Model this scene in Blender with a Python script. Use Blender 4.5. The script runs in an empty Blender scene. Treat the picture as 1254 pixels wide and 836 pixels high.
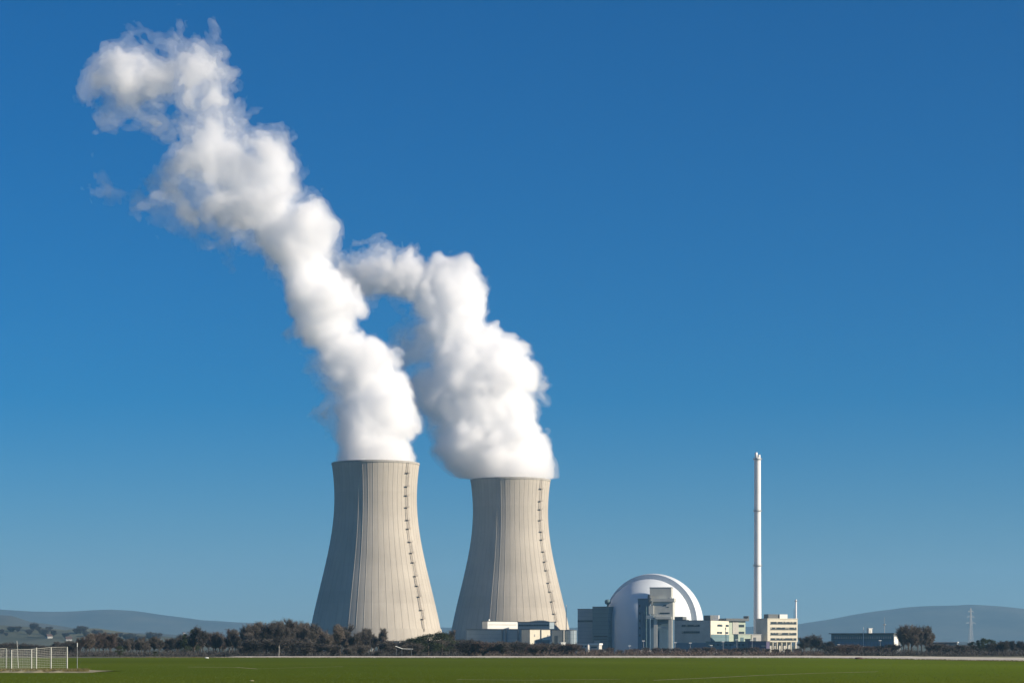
import bpy, math, random
import numpy as np
from mathutils import Vector, Matrix

S = bpy.context.scene
C = S.collection
R = math.radians
PI = math.pi

# ------------------------------------------------------------------ camera
EYE = 1.7
F = 2747.0          # focal length in photo pixels (photo is 1254 px wide)
HOR = 797.0         # row of the horizon in the photo
cd = bpy.data.cameras.new('camera'); cam = bpy.data.objects.new('camera', cd); C.objects.link(cam)
cam.location = (0, 0, EYE); cam.rotation_euler = (R(90), 0, 0)
cd.sensor_width = 36.0; cd.lens = F / 1254 * 36.0
cd.shift_y = (HOR - 418.0) / 1254.0
cd.clip_start = 0.5; cd.clip_end = 60000
S.camera = cam

# ------------------------------------------------------------------ sky and sun
SUN_AZ = 72.0       # degrees to the right of the direction towards the viewer
SUN_EL = 21.0
w = bpy.data.worlds.new('World'); S.world = w; w.use_nodes = True
nt = w.node_tree; nt.nodes.clear()
wo = nt.nodes.new('ShaderNodeOutputWorld'); bg = nt.nodes.new('ShaderNodeBackground')
sky = nt.nodes.new('ShaderNodeTexSky'); sky.sky_type = 'NISHITA'; sky.sun_disc = False
sky.sun_elevation = R(SUN_EL); sky.sun_rotation = R(180 - SUN_AZ)
sky.altitude = 0; sky.air_density = 1.0; sky.dust_density = 0.0; sky.ozone_density = 10.0
hs = nt.nodes.new('ShaderNodeHueSaturation'); hs.inputs['Saturation'].default_value = 1.25
hs.inputs['Hue'].default_value = 0.500
nt.links.new(sky.outputs[0], hs.inputs['Color']); nt.links.new(hs.outputs[0], bg.inputs[0])
bg.inputs[1].default_value = 0.056
nt.links.new(bg.outputs[0], wo.inputs[0])
sd = bpy.data.lights.new('sun', 'SUN'); sun = bpy.data.objects.new('sun', sd); C.objects.link(sun)
sd.energy = 5.0; sd.angle = R(0.5); sd.color = (1.0, 0.88, 0.72)
to_sun = Vector((math.sin(R(SUN_AZ)) * math.cos(R(SUN_EL)), -math.cos(R(SUN_AZ)) * math.cos(R(SUN_EL)), math.sin(R(SUN_EL))))
sun.rotation_euler = to_sun.to_track_quat('Z', 'Y').to_euler(); sun.location = (300, -100, 300)

S.view_settings.view_transform = 'Standard'; S.view_settings.look = 'None'
S.view_settings.exposure = 0.6; S.view_settings.gamma = 1.0
cy = S.cycles
cy.use_denoising = True
try: cy.denoiser = 'OPENIMAGEDENOISE'
except Exception: pass
cy.max_bounces = 44; cy.volume_bounces = 40; cy.diffuse_bounces = 3; cy.transparent_max_bounces = 64
cy.transmission_bounces = 4; cy.glossy_bounces = 3
cy.sample_clamp_indirect = 4.0
cy.use_adaptive_sampling = True; cy.adaptive_threshold = 0.01

# ------------------------------------------------------------------ helpers
def at(px, py, Y):
    """the point at distance Y (metres from the viewer) seen at a photo pixel"""
    return Vector(((px - 627.0) * Y / F, Y, EYE + (HOR - py) * Y / F))

def tag(o, label=None, cat=None, group=None, kind=None):
    if label: o['label'] = label
    if cat: o['category'] = cat
    if group: o['group'] = group
    if kind: o['kind'] = kind
    return o

def empty(name, loc, rz=0.0, label=None, cat=None, group=None):
    o = bpy.data.objects.new(name, None); C.objects.link(o)
    o.location = loc; o.rotation_euler = (0, 0, rz); o.empty_display_size = 2
    return tag(o, label, cat, group)

class MB:
    def __init__(self): self.v = []; self.f = []
    def box(self, x0, y0, z0, x1, y1, z1, rz=0.0, c=(0, 0, 0)):
        b = len(self.v); co, si = math.cos(rz), math.sin(rz)
        for x, y, z in ((x0,y0,z0),(x1,y0,z0),(x1,y1,z0),(x0,y1,z0),(x0,y0,z1),(x1,y0,z1),(x1,y1,z1),(x0,y1,z1)):
            self.v.append((c[0] + x*co - y*si, c[1] + x*si + y*co, c[2] + z))
        for q in ((0,3,2,1),(4,5,6,7),(0,1,5,4),(1,2,6,5),(2,3,7,6),(3,0,4,7)): self.f.append(tuple(b+i for i in q))
        return self
    def tube(self, p, q, r0, r1=None, n=8, cap=True):
        r1 = r0 if r1 is None else r1
        p = Vector(p); q = Vector(q); d = (q - p)
        if d.length < 1e-6: return self
        d.normalize(); a = d.orthogonal().normalized(); e = d.cross(a); b = len(self.v)
        for c, r in ((p, r0), (q, r1)):
            for i in range(n):
                t = 2*PI*i/n; self.v.append(tuple(c + a*(r*math.cos(t)) + e*(r*math.sin(t))))
        for i in range(n):
            j = (i+1) % n; self.f.append((b+i, b+j, b+n+j, b+n+i))
        if cap: self.f.append(tuple(b+i for i in reversed(range(n)))); self.f.append(tuple(b+n+i for i in range(n)))
        return self
    def bar(self, p, q, t):
        return self.tube(p, q, t*0.5, t*0.5, 4)
    def lathe(self, prof, n=48, closed=False, rad=None):
        b = len(self.v); m = len(prof)
        for k, (r, z) in enumerate(prof):
            for i in range(n):
                t = 2*PI*i/n; rr = r if rad is None else rad(r, z, t, k)
                self.v.append((rr*math.cos(t), rr*math.sin(t), z))
        for k in range(m if closed else m-1):
            k2 = (k+1) % m
            for i in range(n):
                j = (i+1) % n; self.f.append((b+k*n+i, b+k*n+j, b+k2*n+j, b+k2*n+i))
        return self
    def quad(self, a, b_, c, d):
        b = len(self.v); self.v += [tuple(a), tuple(b_), tuple(c), tuple(d)]; self.f.append((b, b+1, b+2, b+3)); return self
    def tri(self, a, b_, c):
        b = len(self.v); self.v += [tuple(a), tuple(b_), tuple(c)]; self.f.append((b, b+1, b+2)); return self
    def build(self, name, m, parent=None, smooth=False, loc=None):
        me = bpy.data.meshes.new(name); me.from_pydata(self.v, [], self.f); me.update()
        if smooth: me.polygons.foreach_set('use_smooth', [True]*len(me.polygons))
        if m is not None: me.materials.append(m)
        o = bpy.data.objects.new(name, me); C.objects.link(o)
        if parent is not None: o.parent = parent
        if loc is not None: o.location = loc
        return o

def material(name, col, rough=0.85, var=0.12, scale=0.3, stretch=(1, 1, 1), col2=None, metal=0.0, spec=0.3, detail=6, tri=None, bump=0.0, dist=0.1, lines=None):
    """procedural surface: base colour varied by noise, optional second colour, optional board or panel lines"""
    m = bpy.data.materials.new(name); m.use_nodes = True
    t = m.node_tree; p = t.nodes['Principled BSDF']
    p.inputs['Roughness'].default_value = rough; p.inputs['Metallic'].default_value = metal
    p.inputs['Specular IOR Level'].default_value = spec
    co = t.nodes.new('ShaderNodeTexCoord'); mp = t.nodes.new('ShaderNodeMapping'); mp.inputs['Scale'].default_value = stretch
    t.links.new(co.outputs['Object'], mp.inputs['Vector'])
    n = t.nodes.new('ShaderNodeTexNoise'); n.inputs['Scale'].default_value = scale; n.inputs['Detail'].default_value = detail
    n.inputs['Roughness'].default_value = 0.6
    t.links.new(mp.outputs[0], n.inputs['Vector'])
    r = t.nodes.new('ShaderNodeValToRGB')
    c2 = col2 if col2 is not None else tuple(c*(1+var) for c in col)
    c1 = col if col2 is not None else tuple(c*(1-var) for c in col)
    r.color_ramp.elements[0].position = 0.32; r.color_ramp.elements[1].position = 0.68
    r.color_ramp.elements[0].color = (*c1, 1); r.color_ramp.elements[1].color = (*c2, 1)
    t.links.new(n.outputs['Fac'], r.inputs[0])
    out = r.outputs[0]
    if lines:                                    # (axis, spacing in metres, width share, dark colour)
        ax, sp, wd, dk = lines
        sep = t.nodes.new('ShaderNodeSeparateXYZ'); t.links.new(co.outputs['Object'], sep.inputs[0])
        a = t.nodes.new('ShaderNodeMath'); a.operation = 'MULTIPLY'; a.inputs[1].default_value = 1.0/sp
        t.links.new(sep.outputs[ax], a.inputs[0])
        f = t.nodes.new('ShaderNodeMath'); f.operation = 'FRACT'; t.links.new(a.outputs[0], f.inputs[0])
        g = t.nodes.new('ShaderNodeMath'); g.operation = 'LESS_THAN'; g.inputs[1].default_value = wd; t.links.new(f.outputs[0], g.inputs[0])
        mx = t.nodes.new('ShaderNodeMix'); mx.data_type = 'RGBA'
        t.links.new(g.outputs[0], mx.inputs[0]); t.links.new(out, mx.inputs[6]); mx.inputs[7].default_value = (*dk, 1)
        out = mx.outputs[2]
    t.links.new(out, p.inputs['Base Color'])
    if bump > 0:
        bp = t.nodes.new('ShaderNodeBump'); bp.inputs['Strength'].default_value = bump; bp.inputs['Distance'].default_value = dist
        t.links.new(n.outputs['Fac'], bp.inputs['Height']); t.links.new(bp.outputs[0], p.inputs['Normal'])
    return m
# ------------------------------------------------------------------ cooling towers
D1, D2 = 1750.0, 1919.0
K1 = D1 / F
# measured outline of the nearer tower: (photo row, half width in pixels)
OUT = [(567.5, 53.4), (575, 52.5), (586, 51.4), (600, 50.7), (615, 50.5), (630, 50.9), (645, 52.2), (660, 54.5), (675, 57.7), (690, 61.2), (705, 64.7), (720, 68.2), (735, 71.6), (750, 75.0), (765, 78.2), (780, 81.4)]
ZS = np.array([EYE + (HOR - y)*K1 for y, _ in OUT][::-1]); RS = np.array([h*K1 for _, h in OUT][::-1])
pf = np.polyfit(ZS, RS**2, 4)
def t_rad(z): return math.sqrt(max(1.0, float(np.polyval(pf, z))))
TOP = float(ZS[-1]); Z0 = 11.0
RIBS = 52

def concrete():
    m = bpy.data.materials.new('tower_concrete'); m.use_nodes = True
    t = m.node_tree; N = t.nodes; L = t.links; p = N['Principled BSDF']
    p.inputs['Roughness'].default_value = 0.9; p.inputs['Specular IOR Level'].default_value = 0.2
    co = N.new('ShaderNodeTexCoord'); sep = N.new('ShaderNodeSeparateXYZ'); L.new(co.outputs['Object'], sep.inputs[0])
    at2 = N.new('ShaderNodeMath'); at2.operation = 'ARCTAN2'; L.new(sep.outputs[1], at2.inputs[0]); L.new(sep.outputs[0], at2.inputs[1])
    # streaks run down the shell: noise over (cos, sin, height/12)
    sn = N.new('ShaderNodeMath'); sn.operation = 'SINE'; L.new(at2.outputs[0], sn.inputs[0])
    cs = N.new('ShaderNodeMath'); cs.operation = 'COSINE'; L.new(at2.outputs[0], cs.inputs[0])
    hz = N.new('ShaderNodeMath'); hz.operation = 'MULTIPLY'; hz.inputs[1].default_value = 0.0022; L.new(sep.outputs[2], hz.inputs[0])
    cb = N.new('ShaderNodeCombineXYZ'); L.new(cs.outputs[0], cb.inputs[0]); L.new(sn.outputs[0], cb.inputs[1]); L.new(hz.outputs[0], cb.inputs[2])
    n1 = N.new('ShaderNodeTexNoise'); n1.inputs['Scale'].default_value = 22; n1.inputs['Detail'].default_value = 5; L.new(cb.outputs[0], n1.inputs['Vector'])
    n2 = N.new('ShaderNodeTexNoise'); n2.inputs['Scale'].default_value = 0.035; n2.inputs['Detail'].default_value = 6; L.new(co.outputs['Object'], n2.inputs['Vector'])
    r1 = N.new('ShaderNodeValToRGB'); L.new(n1.outputs['Fac'], r1.inputs[0])
    r1.color_ramp.elements[0].position = 0.30; r1.color_ramp.elements[0].color = (0.42, 0.380, 0.315, 1)
    r1.color_ramp.elements[1].position = 0.62; r1.color_ramp.elements[1].color = (0.46, 0.418, 0.347, 1)
    # construction lifts: faint level lines every 1.2 m read as tone bands
    fr = N.new('ShaderNodeMath'); fr.operation = 'MULTIPLY'; fr.inputs[1].default_value = 1/9.6; L.new(sep.outputs[2], fr.inputs[0])
    f2 = N.new('ShaderNodeMath'); f2.operation = 'FLOOR'; L.new(fr.outputs[0], f2.inputs[0])
    wn = N.new('ShaderNodeTexWhiteNoise'); wn.noise_dimensions = '1D'; L.new(f2.outputs[0], wn.inputs['W'])
    mr = N.new('ShaderNodeMapRange'); mr.inputs[3].default_value = 0.965; mr.inputs[4].default_value = 1.03; L.new(wn.outputs[0], mr.inputs[0])
    m2 = N.new('ShaderNodeMapRange'); m2.inputs[1].default_value = 0.3; m2.inputs[2].default_value = 0.7; m2.inputs[3].default_value = 0.87; m2.inputs[4].default_value = 1.08; L.new(n2.outputs['Fac'], m2.inputs[0])
    mu = N.new('ShaderNodeMath'); mu.operation = 'MULTIPLY'; L.new(mr.outputs[0], mu.inputs[0]); L.new(m2.outputs[0], mu.inputs[1])
    # dark joint lines beside each rib
    rb = N.new('ShaderNodeMath'); rb.operation = 'MULTIPLY'; rb.inputs[1].default_value = RIBS/(2*PI); L.new(at2.outputs[0], rb.inputs[0])
    rf = N.new('ShaderNodeMath'); rf.operation = 'PINGPONG'; rf.inputs[1].default_value = 0.5; L.new(rb.outputs[0], rf.inputs[0])
    rm = N.new('ShaderNodeMapRange'); rm.inputs[1].default_value = 0.02; rm.inputs[2].default_value = 0.10; rm.inputs[3].default_value = 0.86; rm.inputs[4].default_value = 1.0; L.new(rf.outputs[0], rm.inputs[0])
    mv = N.new('ShaderNodeMath'); mv.operation = 'MULTIPLY'; L.new(mu.outputs[0], mv.inputs[0]); L.new(rm.outputs[0], mv.inputs[1])
    mx = N.new('ShaderNodeVectorMath'); mx.operation = 'SCALE'; L.new(r1.outputs[0], mx.inputs[0]); L.new(mv.outputs[0], mx.inputs['Scale'])
    L.new(mx.outputs[0], p.inputs['Base Color'])
    return m
M_CONC = concrete()
M_RUST = material('brown_steel', (0.17, 0.14, 0.115), 0.8, 0.2, 2.0)
M_COL = material('column_concrete', (0.36, 0.34, 0.30), 0.9, 0.15, 0.4)

def rib_rad(r, z, t, k):
    u = (t*RIBS/(2*PI)) % 1.0
    return r + (0.15 if (u < 0.04 or u > 0.96) else 0.0)

def cooling_tower(D, cx, label):
    root = empty('cooling_tower', ((cx - 627.0)*D/F, D, 0), 0.0, label, 'cooling tower', 'cooling towers')
    m = MB(); n = RIBS*16; N = 60
    prof = [(t_rad(Z0 + (TOP - Z0)*i/N), Z0 + (TOP - Z0)*i/N) for i in range(N+1)]
    m.lathe(prof, n, rad=rib_rad)
    o = m.build('shell', M_CONC, root, smooth=False)
    m = MB()
    inner = [(t_rad(Z0 + (TOP-Z0)*i/30) - 0.9, Z0 + (TOP-Z0)*i/30) for i in range(31)]
    m.lathe(inner, 104)
    m.build('lining', M_CONC, root, smooth=True)
    rt = t_rad(TOP)
    m = MB(); m.lathe([(rt-0.95, TOP-1.3), (rt+0.25, TOP-1.3), (rt+0.25, TOP+0.25), (rt-0.95, TOP+0.25)], 160, closed=True)
    m.build('rim', M_COL, root)
    rb = t_rad(Z0)
    m = MB(); m.lathe([(rb-1.2, Z0-1.4), (rb+0.9, Z0-1.4), (t_rad(Z0+8)+0.75, Z0+8.0), (rb-1.2, Z0+1.2)], 160, closed=True)
    m.build('ring_beam', M_CONC, root)
    m = MB(); rg = rb + 3.2; nn = 52
    for i in range(nn):
        a = 2*PI*i/nn
        for s in (-0.5, 0.5):
            b = a + s*2*PI/nn
            m.tube((rg*math.cos(a), rg*math.sin(a), 0), (rb*math.cos(b), rb*math.sin(b), Z0-1.0), 0.5, 0.5, 6)
    m.build('support_columns', M_COL, root)
    m = MB(); m.lathe([(rg+3, 0), (rg+3, 1.6), (rg+2.2, 1.6), (rg+2.2, 0.2), (0.1, 0.2)], 120)
    m.build('basin', M_COL, root)
    # stair ladder climbing one meridian, with rest platforms that sidestep
    def pt(z, da, off=1.1):
        a = R(-90 + 50.0) + da
        r = t_rad(z) + off
        return Vector((r*math.cos(a), r*math.sin(a), z))
    lad = MB(); lev = [Z0 + 6 + (TOP - Z0 - 7)*(i + (0.12*math.sin(i*2.3) if 0 < i < 15 else 0))/15 for i in range(16)]
    for i in range(15):
        z0, z1 = lev[i], lev[i+1]; sh = 0.016 if i % 2 else -0.016
        K = 5
        for k in range(K):
            a, b = z0+(z1-z0)*k/K, z0+(z1-z0)*(k+1)/K
            for s in (-0.0085, 0.0085): lad.bar(pt(a, sh+s), pt(b, sh+s), 0.24)
            for q in range(3):
                zz = a+(b-a)*q/3; lad.bar(pt(zz, sh-0.0085), pt(zz, sh+0.0085), 0.2)
            lad.bar(pt(a, sh, 1.9), pt(b, sh, 1.9), 0.16)
    lad.build('ladder', M_RUST, root)
    for i in range(1, 15):
        z = lev[i]; a = R(-40); r = t_rad(z)
        pm = MB(); pm.box(0.2, -1.7, -0.08, 2.2, 1.7, 0.08)
        for yy in (-1.65, 1.65): pm.bar((2.1, yy, 0), (2.1, yy, 1.2), 0.1)
        pm.bar((2.1, -1.7, 1.2), (2.1, 1.7, 1.2), 0.1); pm.bar((2.1, -1.7, 0.6), (2.1, 1.7, 0.6), 0.08)
        po = pm.build('platform', M_RUST, root, loc=(r*math.cos(a), r*math.sin(a), z)); po.rotation_euler = (0, 0, a)
    return root

tower1 = cooling_tower(D1, 460.0, 'nearer and taller-looking concrete cooling tower, leftmost of the two, bare trees at its foot')
tower2 = cooling_tower(D2, 625.1, 'second concrete cooling tower, standing between the other tower and the dome')
# ------------------------------------------------------------------ steam
import openvdb as vdb
_rs = np.random.RandomState(11)
_perm = _rs.permutation(256).astype(np.int32); _perm = np.concatenate([_perm, _perm, _perm])
_g = _rs.normal(size=(256, 3)).astype(np.float32); _g /= np.linalg.norm(_g, axis=1)[:, None]
def perlin(P):
    """gradient noise in about -1..1 at points P (n, 3)"""
    i = np.floor(P).astype(np.int32); f = (P - i).astype(np.float32); i &= 255
    u = f*f*f*(f*(f*6-15)+10); out = 0
    for dx in (0, 1):
        wx = u[:, 0] if dx else 1-u[:, 0]; hx = _perm[(i[:, 0]+dx) & 255]
        for dy in (0, 1):
            wy = u[:, 1] if dy else 1-u[:, 1]; hy = _perm[hx + ((i[:, 1]+dy) & 255)]
            for dz in (0, 1):
                wz = u[:, 2] if dz else 1-u[:, 2]; h = _perm[hy + ((i[:, 2]+dz) & 255)]
                g = _g[h]; d = g[:, 0]*(f[:, 0]-dx) + g[:, 1]*(f[:, 1]-dy) + g[:, 2]*(f[:, 2]-dz)
                out = out + wx*wy*wz*d
    return out*1.5

def vol_mat(name, dens, aniso=0.3, veil=False):
    m = bpy.data.materials.new(name); m.use_nodes = True; t = m.node_tree; t.nodes.clear()
    o = t.nodes.new('ShaderNodeOutputMaterial'); v = t.nodes.new('ShaderNodeVolumeScatter')
    v.inputs['Color'].default_value = (0.994, 0.998, 1.0, 1); v.inputs['Density'].default_value = dens; v.inputs['Anisotropy'].default_value = aniso
    t.links.new(v.outputs[0], o.inputs['Volume'])
    if veil:      # an added, almost clear surface on the outer shell, tinted by noise
        co = t.nodes.new('ShaderNodeTexCoord'); n = t.nodes.new('ShaderNodeTexNoise'); n.inputs['Scale'].default_value = 0.06
        t.links.new(co.outputs['Object'], n.inputs['Vector'])
        r = t.nodes.new('ShaderNodeValToRGB'); r.color_ramp.elements[0].color = (0.985, 0.985, 0.985, 1); r.color_ramp.elements[1].color = (1, 1, 1, 1)
        t.links.new(n.outputs['Fac'], r.inputs[0])
        b = t.nodes.new('ShaderNodeBsdfTransparent'); t.links.new(r.outputs[0], b.inputs['Color']); t.links.new(b.outputs[0], o.inputs['Surface'])
    return m

def plume(D, cx, blobs, label, seed, VX=1.45, thin_from=200, thin_to=400):
    """blobs: (photo x, photo y, radius px, depth offset px, softness 0..1)"""
    k = D/F; base = Vector(((cx-627.0)*k, D, 0))
    B = np.array([[ (x-cx)*k, dz*k, EYE + (HOR-y)*k, r*k*1.02 + 0.6 + 2.2*sf, sf] for x, y, r, dz, sf in blobs], np.float32)
    pad = 22.0
    lo = (B[:, :3] - B[:, 3:4]).min(0) - pad; hi = (B[:, :3] + B[:, 3:4]).max(0) + pad
    lo[2] = TOP - 14
    dims = np.ceil((hi - lo)/VX).astype(int)
    ax = [lo[i] + VX*np.arange(dims[i], dtype=np.float32) for i in range(3)]
    # coarse signed distance of the smooth union, slab by slab, then noise in the band only
    field = np.full(dims, 30.0, np.float32)
    soft = np.zeros(dims, np.float32)
    XX, YY = np.meshgrid(ax[0], ax[1], indexing='ij')
    kk = 4.0
    for iz in range(dims[2]):
        z = ax[2][iz]
        near = np.abs(B[:, 2]-z) < B[:, 3] + 34
        if not near.any(): continue
        b = B[near]
        acc = np.zeros_like(XX); ws = np.zeros_like(XX)
        for q in b:
            d = np.sqrt((XX-q[0])**2 + (YY-q[1])**2 + (z-q[2])**2) - q[3]
            e = np.exp(-np.clip(d, -60, 60)/kk); acc += e; ws += e*q[4]
        field[:, :, iz] = -kk*np.log(acc + 1e-9); soft[:, :, iz] = ws/(acc + 1e-9)
    band = (field < 28) & (field > -48)
    idx = np.nonzero(band)
    P = np.stack([ax[0][idx[0]], ax[1][idx[1]], ax[2][idx[2]]], 1).astype(np.float32) + seed*37.13
    # swirl the sampling points so the lumps curl
    Wp = P.copy()
    for c in range(3):
        Wp[:, c] += 9.0*perlin(P/52.0 + 11.7*c) + 3.2*perlin(P/17.0 + 5.3*c)
    s = soft[idx]
    n = np.zeros(len(P), np.float32)
    zz = ax[2][idx[2]]
    young = np.clip((zz - TOP)/26.0, 0.05, 1.0)      # the column leaves the rim smooth
    big = perlin(Wp/40.0)
    n += 9.5*(np.abs(big)*1.7 - 0.42)
    n += 6.4*(np.abs(perlin(Wp/19.0))*1.7 - 0.42)
    n += 3.8*(np.abs(perlin(Wp/9.3))*1.7 - 0.42)
    n += 1.9*perlin(Wp/4.6)
    wis = 12.0*perlin(Wp/34.0 + 40) + 8.0*perlin(Wp/15.0 + 20) + 5.5*perlin(Wp/7.0 + 7) + 3.4*perlin(Wp/3.6 + 9)  # ragged tatters where it evaporates
    disp = (n*(1.0-0.3*s) + wis*(0.40 + 1.25*s) - 3.0*s)*young
    out = field.copy(); out[idx] = field[idx] - disp
    base_soft = soft
    shells = {'veil': out - 0.4, 'body': out + 0.9 + 17.0*soft, 'core': out + 4.0 + 22.0*soft}
    ri = t_rad(TOP) - 1.6
    cyl = np.maximum(np.sqrt(XX**2 + YY**2) - ri, -40)
    for key in shells:                                # inside the throat the steam is held by the shell
        g = shells[key]
        for iz in range(dims[2]):
            if ax[2][iz] < TOP + 1.0: g[:, :, iz] = np.maximum(cyl + {'veil': 0, 'body': 1.5, 'core': 4}[key], 0*cyl-40)
        g[:, :, 0] = 30
        g[0] = g[-1] = 30; g[:, 0] = g[:, -1] = 30; g[:, :, -1] = 30
    root = None
    for key, name, mt in (('veil', 'steam_plume', M_VEIL), ('body', 'steam_body', M_BODY), ('core', 'steam_core', M_CORE)):
        gr = vdb.FloatGrid(30.0); gr.copyFromArray(np.ascontiguousarray(shells[key]))
        gr.transform = vdb.createLinearTransform(voxelSize=VX)
        pts, quads = gr.convertToQuads(0.0)
        me = bpy.data.meshes.new(name); me.from_pydata((pts + lo).tolist(), [], quads[:, ::1].tolist()); me.update()
        me.polygons.foreach_set('use_smooth', [True]*len(me.polygons)); me.materials.append(mt)
        o = bpy.data.objects.new(name, me); C.objects.link(o)
        if root is None: root = o; o.location = base; tag(o, label, 'steam plume', 'steam plumes')
        else: o.parent = root
        print(name, len(pts))
    return root

M_VEIL = vol_mat('steam_veil', 0.021, 0.2, True)
M_BODY = vol_mat('steam_body', 0.075, 0.25)
M_CORE = vol_mat('steam_core', 0.08, 0.25)

P1 = [ # column leaving the rim, swelling to the right, drifting up and left
 (460,566,43,0,0),(460,550,43,0,0),(461,532,42,0,0),(462,514,40,0,0),(478,500,30,0,.1),(494,502,15,0,.3),(455,492,38,4,.05),(452,470,36,4,.05),(448,452,38,4,.05),
 (457,447,26,-4,.05),(436,436,30,0,.05),(412,425,26,0,.05),(396,405,25,0,.1),(388,390,29,0,.05),(392,370,32,0,.05),(418,372,24,-6,.1),(432,378,12,-6,.2),
 (382,350,33,0,.05),(408,352,24,-6,.1),(372,332,34,4,.1),(372,308,34,4,.1),(350,300,34,0,.15),(384,278,28,0,.1),(372,268,26,0,.15),(395,300,15,4,.5),
 (340,275,34,0,.25),(318,258,34,0,.35),(300,240,38,0,.4),(325,235,34,0,.35),(285,270,26,4,.6),
 (300,178,28,0,.5),(330,182,25,0,.5),(335,207,33,0,.5),(300,215,40,0,.45),(268,200,42,0,.5),(255,165,30,0,.5),(230,215,30,0,.65),(212,232,30,0,.7),(192,250,22,0,.8),(225,258,24,0,.75),(265,250,32,0,.55),(300,258,34,0,.45),
 (235,62,24,0,.55),(222,47,15,0,.5),(250,88,30,0,.5),(217,92,32,0,.5),(182,90,30,0,.55),(152,100,28,0,.6),(127,100,22,0,.65),(262,117,31,0,.5),(238,132,28,0,.55),(272,140,21,0,.6),(160,48,8,0,.6),(145,125,16,0,.75),
 (136,150,8,0,.9),(126,175,6,0,.9),(122,218,8,0,.95),(185,150,14,0,.85),(205,165,14,0,.9),
 (402,470,13,6,.75),(398,448,13,6,.7),(406,500,13,8,.75),(410,525,9,8,.85),(384,452,8,6,.9),(280,345,6,4,1)]
P2 = [
 (625,588,41,0,0),(627,578,42,0,0),(640,566,34,0,0),(612,562,38,0,0),(580,552,38,0,.05),(600,535,42,0,0),(565,530,36,0,.1),(545,535,24,4,.35),(625,530,34,0,0),(640,545,24,0,.05),
 (600,500,44,0,0),(575,495,40,0,.05),(628,500,32,0,.1),(555,500,28,6,.3),(600,465,44,0,0),(630,465,28,-4,0),(570,460,36,0,.05),(640,452,15,-4,.1),(622,436,24,-4,0),(640,482,15,0,.4),(655,580,22,0,.1),(668,576,13,0,.3),(650,515,10,0,.6),
 (571,430,34,0,0),(591,430,28,0,0),(549,405,30,0,0),(561,395,30,0,0),(566,368,28,0,0),(536,375,28,0,.05),(563,345,25,-4,0),(536,345,28,0,0),(511,345,24,0,.05),(566,335,18,0,.1),(539,330,20,0,.1),
 (500,337,26,0,.15),(478,338,27,0,.2),(470,315,19,0,.3),(455,335,26,0,.25),(438,333,23,0,.35),(420,325,17,0,.45),(448,350,18,0,.35),(520,405,24,8,.5),(508,432,24,12,.5),(512,462,25,12,.5),(503,482,20,14,.6),(528,490,22,10,.4)]
plume1 = plume(D1, 460.0, P1, 'tall bright white steam plume from the leftmost cooling tower, drifting to the top left', 1)
plume2 = plume(D2, 625.1, P2, 'shorter white steam plume from the second cooling tower, bending over towards the taller plume', 2)
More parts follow.
